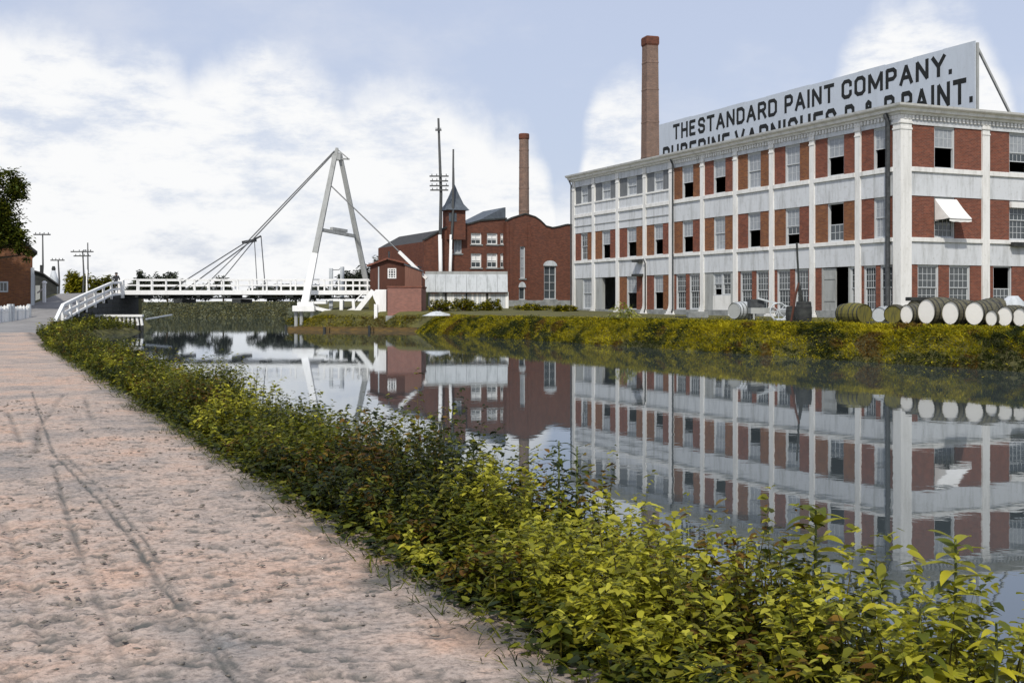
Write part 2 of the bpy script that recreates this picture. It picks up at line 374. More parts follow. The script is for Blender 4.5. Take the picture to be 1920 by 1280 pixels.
# ---- water
def make_water():
    m, nt, N, L, B = mat_base('canal_water')
    N.remove(B)
    tc = N.new('ShaderNodeTexCoord')
    mp = N.new('ShaderNodeMapping'); mp.inputs['Scale'].default_value = (1, 1, 1); L.new(tc.outputs['Object'], mp.inputs[0])
    n1 = N.new('ShaderNodeTexNoise'); n1.inputs['Scale'].default_value = 2.2; n1.inputs['Detail'].default_value = 3; L.new(mp.outputs[0], n1.inputs['Vector'])
    bp = N.new('ShaderNodeBump'); bp.inputs['Strength'].default_value = .03; bp.inputs['Distance'].default_value = .03
    L.new(n1.outputs['Fac'], bp.inputs['Height'])
    df = N.new('ShaderNodeBsdfDiffuse'); df.inputs['Color'].default_value = (.055, .068, .072, 1)
    gl = N.new('ShaderNodeBsdfGlossy'); gl.inputs['Roughness'].default_value = .018; gl.inputs['Color'].default_value = (.86, .89, .93, 1)
    L.new(bp.outputs[0], gl.inputs['Normal'])
    fr = N.new('ShaderNodeFresnel'); fr.inputs['IOR'].default_value = 2.1
    mx = N.new('ShaderNodeMixShader'); L.new(fr.outputs[0], mx.inputs[0]); L.new(df.outputs[0], mx.inputs[1]); L.new(gl.outputs[0], mx.inputs[2])
    L.new(mx.outputs[0], N['Material Output'].inputs['Surface'])
    mb = MB(); mb.add([(-95, -60, 0), (75, -60, 0), (75, 192, 0), (-95, 192, 0)], [(0, 1, 2, 3)])
    tag(mb.build('water', m), kind='structure')
make_water()

# ---- towpath, with wheel ruts and hoof prints pressed into it
def make_path():
    m, nt, N, L, B = mat_base('towpath_sand'); B.inputs['Roughness'].default_value = .95; B.inputs['Specular IOR Level'].default_value = .1
    tc = N.new('ShaderNodeTexCoord')
    def noi(s, d=6, r=.65):
        n = N.new('ShaderNodeTexNoise'); n.inputs['Scale'].default_value = s; n.inputs['Detail'].default_value = d; n.inputs['Roughness'].default_value = r
        L.new(tc.outputs['Object'], n.inputs['Vector']); return n.outputs['Fac']
    cr = N.new('ShaderNodeValToRGB'); e = cr.color_ramp.elements
    e[0].position = .30; e[0].color = (.25, .24, .23, 1); e[1].position = .68; e[1].color = (.62, .41, .30, 1)
    q = e.new(.5); q.color = (.50, .40, .335, 1)
    L.new(noi(.9, 9, .72), cr.inputs[0])
    c2 = N.new('ShaderNodeValToRGB'); e = c2.color_ramp.elements; e[0].position = .38; e[0].color = (.42, .43, .44, 1); e[1].position = .56; e[1].color = (1, 1, 1, 1)
    L.new(noi(24, 8, .75), c2.inputs[0])
    mu = N.new('ShaderNodeMix'); mu.data_type = 'RGBA'; mu.blend_type = 'MULTIPLY'; mu.inputs['Factor'].default_value = .85
    L.new(cr.outputs[0], mu.inputs['A']); L.new(c2.outputs[0], mu.inputs['B'])
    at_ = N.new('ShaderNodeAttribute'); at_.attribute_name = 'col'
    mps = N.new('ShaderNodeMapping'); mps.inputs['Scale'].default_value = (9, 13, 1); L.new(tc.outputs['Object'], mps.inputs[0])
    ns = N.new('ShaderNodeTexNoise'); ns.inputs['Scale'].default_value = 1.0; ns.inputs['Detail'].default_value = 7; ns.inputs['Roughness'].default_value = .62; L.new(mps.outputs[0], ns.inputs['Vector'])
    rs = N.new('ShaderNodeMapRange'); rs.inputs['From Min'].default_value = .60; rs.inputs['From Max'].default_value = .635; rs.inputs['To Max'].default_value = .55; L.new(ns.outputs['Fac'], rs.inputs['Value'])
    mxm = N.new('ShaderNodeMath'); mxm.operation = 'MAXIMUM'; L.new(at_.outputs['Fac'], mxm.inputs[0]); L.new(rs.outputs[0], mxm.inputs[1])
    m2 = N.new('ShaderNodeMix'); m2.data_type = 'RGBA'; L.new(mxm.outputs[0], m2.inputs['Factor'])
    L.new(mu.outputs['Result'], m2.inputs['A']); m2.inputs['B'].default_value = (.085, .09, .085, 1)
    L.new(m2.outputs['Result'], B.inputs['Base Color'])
    bp = N.new('ShaderNodeBump'); bp.inputs['Strength'].default_value = .7; bp.inputs['Distance'].default_value = .012
    L.new(noi(45, 5, .7), bp.inputs['Height']); L.new(bp.outputs[0], B.inputs['Normal'])
    s = np.concatenate([np.arange(1.5, 4, .1), 4 * np.exp(np.arange(0, math.log(66/4), .0042))])
    t = np.concatenate([np.arange(-7, -.5, .12), np.arange(-.5, 2.62, .022)])
    S, T = np.meshgrid(s, t, indexing='ij')
    Z = np.full(S.shape, PATH_Z) + .03 * (vnoise(S, T, 1.7, 1) - .5) + .010 * (vnoise(S, T, .45, 2) - .5) + .005 * (vnoise(S, T, .13, 3) - .5) + .006 * (vnoise(S, T, .05, 4) - .5)
    damp_shade = np.zeros(S.shape)  # colour darkening: damp soil, painted shade in ruts and prints, weed shadow
    # rut polylines measured on the photograph, laid on the ground plane
    ruts = [([(60, 735), (100, 850), (180, 930), (250, 1010), (300, 1090), (350, 1150), (400, 1220), (445, 1285), (520, 1400)], .016, .012, .95),
            ([(118, 850), (200, 925), (272, 1010), (322, 1090), (375, 1160), (425, 1225), (470, 1285)], .012, .008, .75),
            ([(100, 870), (125, 960), (150, 1030), (180, 1110), (212, 1180), (250, 1290)], .02, .012, .8),
            ([(15, 770), (40, 830)], .03, .02, .5), ([(120, 740), (75, 800), (68, 850)], .04, .022, .5), ([(160, 745), (175, 790)], .04, .02, .5),
            ([(-40, 900), (20, 1000), (60, 1100), (80, 1200)], .03, .016, .3)]
    for pl, w, dep, dk in ruts:
        pts = []
        for u, v in pl:
            d = F * (EYE - PATH_Z) / (v - HZ); pts.append(ST(gx(u, d), d))
        best = np.full(S.shape, 9.0)
        for (a, b), (c, e2) in zip(pts[:-1], pts[1:]):
            ds, dt = c-a, e2-b; q = np.clip(((S-a)*ds + (T-b)*dt) / (ds*ds+dt*dt), 0, 1)
            best = np.minimum(best, np.hypot(S-(a+q*ds), T-(b+q*dt)))
        best = best + .02 * (vnoise(S, T, .12, 5) - .5)
        g = np.exp(-(best / w) ** 2) * np.clip(vnoise(S, T, .5, 6) * 1.9, .55, 1)
        Z -= dep * g; Z += dep * .3 * np.exp(-((best - 2.1*w) / w) ** 2); damp_shade = np.maximum(damp_shade, g * dk)  # ruts darkened in colour too, as the frontal sun barely shades their relief
    for k in range(900):
        d = 4.2 * math.exp(rnd.random() * 1.9); tt = rnd.uniform(-.3, 2.25)
        a, b = rnd.uniform(.03, .09), rnd.uniform(.028, .055); th = rnd.gauss(ANG + math.pi/2, .5); dp = rnd.uniform(.006, .015)
        i0, i1 = np.searchsorted(s, [d-.3, d+.3]); j0, j1 = np.searchsorted(t, [tt-.3, tt+.3])
        sl = (slice(i0, i1), slice(j0, j1)); x = S[sl]-d; y = T[sl]-tt
        if x.size == 0: continue
        xr = x*math.cos(th)+y*math.sin(th); yr = -x*math.sin(th)+y*math.cos(th)
        r = np.sqrt((xr/a)**2 + (yr/b)**2) + 1.3*(vnoise(S[sl]+k, T[sl], .035, 8)-.5)
        Z[sl] -= dp*np.exp(-r**4); Z[sl] += dp*.45*np.exp(-((r-1.45)/.35)**2)
        damp_shade[sl] = np.maximum(damp_shade[sl], np.exp(-r**4)*rnd.uniform(.4, .95))  # shade in the hollow of each print put into the colour
    # ragged dark margin: the weeds' shadow painted into the path colour
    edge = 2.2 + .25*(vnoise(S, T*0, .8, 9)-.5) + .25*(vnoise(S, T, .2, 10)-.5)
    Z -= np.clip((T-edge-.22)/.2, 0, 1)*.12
    damp_shade = np.maximum(damp_shade, np.clip((T-edge+.3)/.3, 0, 1)*.9*np.clip(vnoise(S, T, .15, 12)*1.5, .3, 1))
    Z += np.interp(S, [0, 50, 58, 66], [0, 0, .06, .14])
    X = CA*T - SA*S; Y = SA*T + CA*S
    V = np.stack([X, Y, Z], -1).reshape(-1, 3); n0, n1 = S.shape
    idx = np.arange(n0*n1).reshape(n0, n1)
    Q = np.stack([idx[:-1, :-1].ravel(), idx[:-1, 1:].ravel(), idx[1:, 1:].ravel(), idx[1:, :-1].ravel()], 1)
    o = mesh_np('towpath', V, [Q], np.repeat(damp_shade.reshape(-1, 1), 3, 1), m); o.data.polygons.foreach_set('use_smooth', [True]*len(o.data.polygons))
    tag(o, kind='structure')
    # road climbing to the bridge
    ys = np.arange(54, 104.1, .5); V = []; fs = []
    for i, y in enumerate(ys):
        xr = float(itp(PR, y)) - .05; z = float(itp(RZ, y)) + .012; w = 4.3 if y > 66 else 4.3 + (66-y)*.25
        for j in range(6):
            V.append((xr - w*j/5, y, z + .03*math.sin(y*1.7+j) * (0 < j < 5) + .04*(1-abs(j-2.5)/2.5)))
    for i in range(len(ys)-1):
        for j in range(5): fs.append((i*6+j, i*6+j+6, i*6+j+7, i*6+j+1))
    me = bpy.data.meshes.new('road'); me.from_pydata(V, [], fs)
    me.materials.append(surf('road_gravel', (.27, .26, .25), (.19, .185, .18), .8, rough=.95, bump=.4, bscale=9, dist=.03))
    o = bpy.data.objects.new('road', me); C.objects.link(o); tag(o, kind='structure')
make_path()
def path_debris():
    # loose clods, pebbles and straws lying on the path
    n = 2600; d = 4.0*np.exp(rng.random(n)*1.7); t = rng.uniform(-.2, 2.3, n); sz = (.004+.013*rng.random(n)**3)*(d/6)**.4
    X = CA*t-SA*d; Y = SA*t+CA*d; V = []; Fs = []
    base = np.array([(1, 0, 0), (0, 1, 0), (-1, 0, 0), (0, -1, 0), (0, 0, .8), (0, 0, -.6)], float)
    fc = np.array([(0, 1, 4), (1, 2, 4), (2, 3, 4), (3, 0, 4), (1, 0, 5), (2, 1, 5), (3, 2, 5), (0, 3, 5)])
    jit = base[None]*(.6+.8*rng.random((n, 6, 1))); ang = rng.uniform(0, 6.28, n); c, s_ = np.cos(ang), np.sin(ang)
    jx = jit[:, :, 0]*1.5; jy = jit[:, :, 1]
    P3 = np.stack([X[:, None]+(jx*c[:, None]-jy*s_[:, None])*sz[:, None], Y[:, None]+(jx*s_[:, None]+jy*c[:, None])*sz[:, None], PATH_Z+.001+jit[:, :, 2]*sz[:, None]*.6], -1)
    F3 = (np.arange(n)[:, None, None]*6+fc[None]).reshape(-1, 3)
    tag(mesh_np('path_debris', P3.reshape(-1, 3), [F3], None, surf('clod_soil', (.22, .19, .16), (.1, .095, .085), 9, rough=.95)), 'small clods and pebbles scattered over the towpath', 'pebbles', kind='stuff')
path_debris()

# ================================================================== FACTORY
GZ = 1.27
FT = 44.0; FS = 48.2                                   # corner in canal coordinates
FO = P(FS, FT, GZ)
def facL(u, t=FT):
    k = (u-CX)/F; d = t/(CA*k+SA); return d*(CA-SA*k) - FS
def facR(u):
    k = (u-CX)/F; d = FS/(CA-SA*k); return CA*k*d + SA*d - FT
def fz(v): return EYE + (HZ-v)*FO.y/F - GZ              # height at the corner's depth
Z_TOP, Z_DENT, H3, S3, S3b, H2, S2, S2b, H1, S1 = fz(196), fz(214), fz(231), fz(311), fz(320), fz(365), fz(444), fz(452), fz(495), .42
fac = thing('paint_factory', 'long white three-storey factory with brick panels and rooftop lettering board', 'factory', FO, ANG)
def fb(mb, side, a0, a1, z0, z1, d0, d1):
    return mb.box(d0, d1, a0, a1, z0, z1) if side == 'L' else mb.box(a0, a1, d0, d1, z0, z1)
def fpart(name, side, a0, a1, z0, z1, d0, d1, mat, bevel=0):
    if a0 > a1: a0, a1 = a1, a0
    return fb(MB(), side, a0, a1, z0, z1, d0, d1).build(name, mat, fac, bevel=bevel)
def window(side, a0, a1, z0, z1, state='closed', cols=3, rows=2, parent=None, split=.5):
    parent = parent or fac
    if a0 > a1: a0, a1 = a1, a0
    w = .085; D0, D1 = .15, .30
    mb = MB()
    fb(mb, side, a0, a0+w, z0, z1, D0, D1); fb(mb, side, a1-w, a1, z0, z1, D0, D1)
    fb(mb, side, a0+w, a1-w, z1-w, z1, D0, D1); fb(mb, side, a0+w, a1-w, z0, z0+w*.8, D0-.05, D1)
    fr = mb.build('window', M['sash'], parent)
    zm = z0 + (z1-z0)*split; b0, b1 = a0+w, a1-w
    def sash(zz0, zz1, name, dep, pm, nc=cols, nr=rows):
        m2 = MB(); sw = .05
        fb(m2, side, b0, b0+sw, zz0, zz1, dep, dep+.045); fb(m2, side, b1-sw, b1, zz0, zz1, dep, dep+.045)
        fb(m2, side, b0+sw, b1-sw, zz0, zz0+sw, dep, dep+.045); fb(m2, side, b0+sw, b1-sw, zz1-sw, zz1, dep, dep+.045)
        for i in range(1, nc):
            a = b0+sw+(b1-b0-2*sw)*i/nc; fb(m2, side, a-.013, a+.013, zz0+sw, zz1-sw, dep+.004, dep+.04)
        for i in range(1, nr):
            z = zz0+sw+(zz1-zz0-2*sw)*i/nr; fb(m2, side, b0+sw, b1-sw, z-.013, z+.013, dep+.006, dep+.038)
        s_ = m2.build(name, M['sash'], fr)
        fb(MB(), side, b0+sw*.5, b1-sw*.5, zz0+sw*.5, zz1-sw*.5, dep+.018, dep+.026).build('pane', pm, fr)
        return s_
    top = z1-w; bot = z0+w*.8
    if state == 'open':      # lower sash pushed up, shade behind it
        sash(zm, top, 'upper_sash', .19, M['blind'], cols, rows)
    elif state == 'upopen':
        sash(bot, zm, 'lower_sash', .24, M['glass'], cols, rows)
    elif state == 'part':
        sash(zm, top, 'upper_sash', .19, M['blind']); sash(zm-(zm-bot)*.45, zm-.01, 'lower_sash', .24, M['glass'], cols, 1)
    elif state == 'shade':
        sash(zm, top, 'upper_sash', .19, M['blind']); sash(bot, zm+.03, 'lower_sash', .24, M['blind'])
    else:
        sash(zm, top, 'upper_sash', .19, M['glass']); sash(bot, zm+.03, 'lower_sash', .24, M['glass'])
    return fr

# pilaster lines of the long facade (photo x of their centres) -> metres
UL = [1690, 1608, 1522, 1446, 1378, 1316, 1258, 1208, 1157, 1112, 1073]
AL = [facL(u) for u in UL]
YL = AL[-1]
PWL = .42
AL[0] = .3
def pilaster(side, a, w, zt, d=-.02, capital=True, flare=True, name='pilaster', extra=0):
    mb = MB(); dd = .34
    fb(mb, side, a-w/2, a+w/2, 0.0, zt, d, dd)
    if capital:
        fb(mb, side, a-w/2-.05, a+w/2+.05, H3+.02, H3+.12, d-.05, d+.01)
        fb(mb, side, a-w/2-.03, a+w/2+.03, H3-.28, H3-.2, d-.03, d+.01)
        fb(mb, side, a-w/2-.02, a+w/2+.02, H3+.12, zt-.02, d-.02, d+.01)
    if flare:
        for i in range(5):
            e = (1-i/5)**2*.26; fb(mb, side, a-w/2-e, a+w/2+e, .16*i, .16*(i+1), d-e*.7, d+.012+.001*i)
    return mb.build(name, M['white2'], fac)
# right facade pilasters
UR = [1698, 1849]
AR1 = facR(1849); BAYR = AR1 - .35
AR = [.35, AR1, AR1+BAYR, AR1+2*BAYR]
XR = AR[-1] + .3
# corner pier
mb = MB(); mb.box(-.03, .72, -.03, .56, 0, Z_DENT)
mb.box(-.08, .78, -.08, .6, H3+.02, H3+.13); mb.box(-.06, .75, -.06, .58, H3-.3, H3-.2)
for i in range(5):
    e = (1-i/5)**2*.25; mb.box(-.035-e*.7, .725+e, -.035-e*.7, .57, .16*i, .16*(i+1)+.002)
mb.build('corner_pier', M['white2'], fac)
for i, a in enumerate(AL[1:-1], 1):
    pilaster('L', a, PWL if i != 6 else .55, Z_DENT)
pilaster('L', YL-.2, .4, Z_DENT, flare=False)
for a in AR[1:]: pilaster('R', a, .52, Z_DENT)
edges_L = [(.56, AL[1]-PWL/2)] + [(AL[i]+PWL/2+(.06 if i == 6 else 0), AL[i+1]-PWL/2-(.06 if i+1 == 6 else 0)) for i in range(1, 9)] + [(AL[9]+PWL/2, YL-.4)]
edges_R = [(.72, AR[1]-.26), (AR[1]+.26, AR[2]-.26), (AR[2]+.26, AR[3]-.26)]
def fill_bay(side, a0, a1, floors, seed, orange=True):
    """spandrels, sills and the panels between"""
    fpart('spandrel', side, a0, a1, S2b+.001, H2*1-.0, .05, .36, M['white']) if False else None
wall_mat = M['white']
for side, bays in (('L', edges_L), ('R', edges_R)):
    for i, (a0, a1) in enumerate(bays):
        low = side == 'L' and i >= 6
        fpart('frieze', side, a0, a1, H3, Z_DENT+.0, .03, .36, wall_mat)
        fpart('spandrel', side, a0, a1, H2, S3b, .05, .36, wall_mat)
        fpart('spandrel', side, a0, a1, H1, S2b, .05, .36, wall_mat)
        fpart('plinth', side, a0, a1, 0.0, S1, .05, .36, M['stone'])
        fpart('sill', side, a0, a1, S3b, S3, -.05, .36, M['white2'], .015)
        fpart('sill', side, a0, a1, S2b, S2, -.05, .36, M['white2'], .015)
        if low:
            zz = fz(355) if False else H3 - (H3-S3)*.62
            # upper third only is glazed here; the rest of the storey is walled up with a string course
            fpart('infill_panel', side, a0, a1, S3, zz-.12, .05, .36, wall_mat)
            fpart('sill', side, a0, a1, zz-.12, zz, -.02, .36, M['white2'])
            fpart('string_course', side, a0, a1, H2+(S3b-H2)*.42, H2+(S3b-H2)*.42+.06, .0, .052, M['greywood'])
def brickpanel(side, a0, a1, z0, z1, k=0):
    if abs(a1-a0) < .06: return
    fpart('brick_panel', side, a0, a1, z0, z1, .09, .36, M['brick_o'] if k == 0 else M['brick_r'])
def centred(side, a0, a1, z0, z1, fw, state, off=0, cols=3, rows=2, km=0, split=.5):
    c = (a0+a1)/2 + off; w = (a1-a0)*fw/2
    brickpanel(side, a0, c-w, z0, z1, km if side == 'R' else rnd.randint(0, 1)); brickpanel(side, c+w, a1, z0, z1, km if side == 'R' else rnd.randint(0, 1))
    return window(side, c-w, c+w, z0, z1, state, cols, rows, split=split)
# long facade, upper storeys. order: nearest bay first
st3 = ['open', 'open', 'shade', 'shade', 'open', 'open']
st2 = ['shade', 'upopen', 'part', 'open', 'shade', 'open', 'open', 'open', 'open', 'closed']
for i, (a0, a1) in enumerate(edges_L):
    off = -.18 if i == 0 else 0
    if i < 6: centred('L', a0, a1, S3, H3, .42, st3[i], off, split=.48)
    else:
        zz = H3-(H3-S3)*.62; c = (a0+a1)/2; w = (a1-a0)*.2
        fpart('shutter_panel', 'L', a0, c-w, zz, H3, .12, .36, M['shutter']); fpart('shutter_panel', 'L', c+w, a1, zz, H3, .12, .36, M['shutter'])
        window('L', c-w, c+w, zz, H3, 'shade', 2, 1)
    centred('L', a0, a1, S2, H2, .40, st2[i], off, split=.45 if i == 1 else .5)
# long facade, ground storey
def twin(side, a0, a1, z0, z1, w1, gap, w2, states=('closed', 'closed'), m0=None, cols=4, rows=3):
    tot = w1+gap+w2; m_ = (a1-a0-tot)/2 if m0 is None else m0
    # 'a' grows away from the corner
    brickpanel(side, a0, a0+m_, z0, z1, 1); window(side, a0+m_, a0+m_+w1, z0, z1, states[0], cols, rows)
    brickpanel(side, a0+m_+w1, a0+m_+w1+gap, z0, z1, 1); window(side, a0+m_+w1+gap, a0+m_+tot, z0, z1, states[1], cols, rows)
    brickpanel(side, a0+m_+tot, a1, z0, z1, 1)
for i, (a0, a1) in enumerate(edges_L):
    L_ = a1-a0
    if i in (0, 2, 3, 5): twin('L', a0, a1, S1, H1, L_*.38, L_*.12, L_*.38, m0=L_*.06)
    elif i == 1:
        window('L', a0, a0+L_*.16, S1, H1, 'closed', 1, 3)
        # dark doorway with one leaf pushed back
        lf = MB(); fb(lf, 'L', a0+L_*.50, a0+L_*.80, .42, H1-.05, .14, .20); lfo = lf.build('door', M['greywood'], fac)
        br = MB(); fb(br, 'L', a0+L_*.52, a0+L_*.78, .95, 1.05, .11, .142); fb(br, 'L', a0+L_*.52, a0+L_*.78, 2.2, 2.3, .11, .142); br.build('door_rail', M['greywood'], lfo)
        dj = MB(); fb(dj, 'L', a0+L_*.16, a0+L_*.19, .42, H1, .1, .36); fb(dj, 'L', a0+L_*.80, a0+L_*.84, .42, H1, .1, .36); dj.build('door_frame', M['greywood'], fac)
        brickpanel('L', a0+L_*.84, a1, S1, H1, 1)
    elif i == 4:
        fpart('board_panel', 'L', a0+L_*.12, a0+L_*.72, S1, 1.35, .1, .2, M['white2'])
        window('L', a0+L_*.12, a0+L_*.42, 1.35, H1, 'closed', 2, 2); window('L', a0+L_*.42, a0+L_*.72, 1.35, H1, 'part', 2, 2)
        fpart('panel', 'L', a0, a0+L_*.12, S1, H1, .1, .36, M['greywood']); fpart('panel', 'L', a0+L_*.72, a1, S1, H1, .1, .36, M['greywood'])
    elif i in (6, 7): centred('L', a0, a1, S1, H1, .42, 'open', split=.5)
    elif i == 8:
        fpart('panel', 'L', a0+L_*.72, a1, S1, H1, .1, .36, M['greywood'])
        dj = MB(); fb(dj, 'L', a0, a0+L_*.05, .42, H1, .1, .36); fb(dj, 'L', a0+L_*.68, a0+L_*.72, .42, H1, .1, .36); dj.build('door_frame', M['greywood'], fac)
    else:
        window('L', a0, a0+L_*.6, S1, H1, 'shade', 3, 3); fpart('panel', 'L', a0+L_*.6, a1, S1, H1, .1, .36, M['greywood'])
# short facade
for i, (a0, a1) in enumerate(edges_R):
    wl = facR(1754) if i == 0 else a0+(facR(1899)-facR(1860)); ww = facR(1793)-facR(1754)
    for z0, z1, st in ((S3, H3, 'open' if i == 0 else 'part'), (S2, H2, 'closed')):
        brickpanel('R', a0, wl, z0, z1, 1); brickpanel('R', wl+ww, a1, z0, z1, 1)
        window('R', wl, wl+ww, z0, z1, st, 4, 2 if z0 == S3 else 3)
    if i == 0: twin('R', a0, a1, S1, H1, facR(1763)-facR(1723), facR(1782)-facR(1763), facR(1822)-facR(1782), m0=facR(1723)-a0)
    else:
        brickpanel('R', a0, a0+.35, S1, H1, 1); window('R', a0+.35, a0+1.75, S1, H1, 'upopen', 4, 3); brickpanel('R', a0+1.75, a0+2.9, S1, H1, 1)
        window('R', a0+2.9, a0+4.3, S1, H1, 'closed', 4, 3); brickpanel('R', a0+4.3, a1, S1, H1, 1)
# canvas awning over the middle window
wl, ww = facR(1754), facR(1793)-facR(1754)
aw = MB(); x0, x1 = wl-.02, wl+ww+.06; zt, zb = H2-.12, H2-1.32; dp = 1.05; n = 7
vs = []; fs = []
for j in range(n+1):
    q = j/n; sag = .10*math.sin(math.pi*q)
    for i in range(7):
        p = i/6; vs.append((x0+(x1-x0)*p, .02-dp*q, zt+(zb+.12-zt)*q-sag*.5-.03*math.sin(math.pi*p)*q))
for j in range(n):
    for i in range(6): fs.append((j*7+i, j*7+i+1, j*7+i+8, j*7+i+7))
b = len(vs); vs += [(x, y, z-.17-.025*(i % 2)) for i, (x, y, z) in enumerate(vs[-7:])]
for i in range(6): fs.append((b-7+i, b-6+i, b+i+1, b+i))
for e in (0, 6):   # side cheeks
    c0 = len(vs); vs += [(vs[e][0], .02, zb)]; fs += [tuple([c0] + [j*7+e for j in range(n+1)])]
awo = aw.add(vs, fs).build('awning', M['canvas'], fac)
sm = awo.modifiers.new('thick', 'SOLIDIFY'); sm.thickness = .012
awf = MB(); awf.tube([(x0, .1, zb+.05), (x0, -dp+.01, zb+.06), (x1, -dp+.01, zb+.06), (x1, .1, zb+.05)], .015, 6); awf.build('awning_frame', M['darkgrey'], awo)
# sill of the next window hangs lower: small balcony box seen at the picture's edge
b2 = edges_R[1][0]+(facR(1899)-facR(1860)); fpart('window_box', 'R', b2-.05, b2+ww+.1, S2-.35, S2-.12, -.3, -.06, M['dark'])
fpart('window_hood', 'R', b2-.05, b2+ww+.1, H2-.42, H2-.1, -.12, .02, M['white2'])
# cornice wrapping the corner
prof = [(-.02, Z_DENT), (.10, Z_DENT+.02), (.12, Z_DENT+.12), (.30, Z_DENT+.16), (.34, Z_DENT+.30), (.50, Z_DENT+.36), (.54, Z_TOP-.10), (.58, Z_TOP), (-.10, Z_TOP), (-.10, Z_DENT)]
V = []; n = len(prof)
for e, z in prof: V.append((-e, YL+.25, z))
for e, z in prof: V.append((-e, -e, z))
for e, z in prof: V.append((XR, -e, z))
fs = [tuple(range(n)), tuple(range(2*n, 3*n))]
for k in range(2):
    for i in range(n): fs.append((k*n+i, k*n+(i+1) % n, (k+1)*n+(i+1) % n, (k+1)*n+i))
MB().add(V, fs).build('cornice', M['white2'], fac)
dn = MB(); y = .2
while y < AL[6]-.2: dn.box(-.075, .02, y, y+.13, H3+(Z_DENT-H3)*.55, Z_DENT-.004); y += .27
tag(dn.build('dentil_course', M['white2'], fac), kind='stuff')
dn = MB(); x = .2
while x < XR-.2: dn.box(x, x+.13, -.075, .02, H3+(Z_DENT-H3)*.55, Z_DENT-.004); x += .27
tag(dn.build('dentil_course', M['white2'], fac), kind='stuff')
# roof, floors, blind back walls
MB().box(.1, XR-.05, .1, YL+.2, Z_TOP-.25, Z_TOP-.05).build('roof', M['roof'], fac)
for z in (.3, H1+.35, H2+.35): MB().box(.36, XR-.1, .36, YL-.05, z, z+.12).build('floor', M['dark'], fac)
MB().box(XR-.3, XR-.002, .4, YL, 0, Z_TOP-.252).build('rear_wall', M['brick_d'], fac)
MB().box(.36, XR-.31, YL-.28, YL-.001, 0, Z_TOP-.252).build('end_wall', M['white'], fac)
for z in (H1+.5, H2+.5, .45): MB().box(5.5, 5.6, 5.7, YL-1, z, z+2.2).build('partition', M['dark'], fac)
# downpipes
def pipe(side, a, d, zt, name='downpipe', r=.07):
    m_ = MB()
    pt = (lambda aa, dd, z: (dd, aa, z)) if side == 'L' else (lambda aa, dd, z: (aa, dd, z))
    m_.tube([pt(a, d-.3, zt), pt(a, d-.12, zt-.35), pt(a, d-.12, .5), pt(a+.02, d-.2, .2)], r, 8); return m_.build(name, M['darkgrey'], fac, smooth=True)
pipe('L', .84, .0, Z_DENT+.1, r=.13); pipe('L', AL[6]-.42, .0, Z_DENT+.1, r=.06); pipe('L', AL[7]-.3, .02, S2b, r=.05)
pipe('L', YL-.05, -.02, Z_DENT+.1, r=.06)
fpart('wall_bracket', 'L', AL[7]+.1, AL[7]+1.0, H1-.05, H1+.12, -.5, .06, M['dark'])
fpart('wall_bracket', 'L', AL[7]+.15, AL[7]+1.05, S2b-.22, S2b-.06, -.45, .06, M['dark'])

# ---- rooftop sign
SGT = 52.0; SX = SGT-FT
sgn = thing('rooftop_sign', 'long pale billboard with black lettering on the factory roof', 'sign', P(FS, FT, GZ), ANG)
def sy(u): return facL(u, SGT)
ZB, ZT = 13.2-GZ, 17.15-GZ
y_near, y_far = sy(1828), sy(1236)
nb = 14
for i in range(nb):
    a = y_near+(y_far-y_near)*i/nb; b = y_near+(y_far-y_near)*(i+1)/nb
    MB().box(SX, SX+.08, a+.006, b-.006, ZB, ZT-.02*(i % 3)).build('panel', M['sign'], sgn)
for i in range(nb+1):
    a = y_near+(y_far-y_near)*i/nb
    mbb = MB(); mbb.bar((SX+.18, a, Z_TOP-.05), (SX+.18, a, ZT-.1), .14, .14); mbb.bar((SX+3.2, a, Z_TOP-.05), (SX+.2, a, ZT-.4), .12, .12); mbb.build('brace', M['greywood'], sgn)
mbb = MB(); mbb.box(SX+.085, SX+.2, y_near, y_far, ZB+.1, ZB+.3); mbb.box(SX+.085, SX+.2, y_near, y_far, ZT-.6, ZT-.4); mbb.build('rail', M['greywood'], sgn)
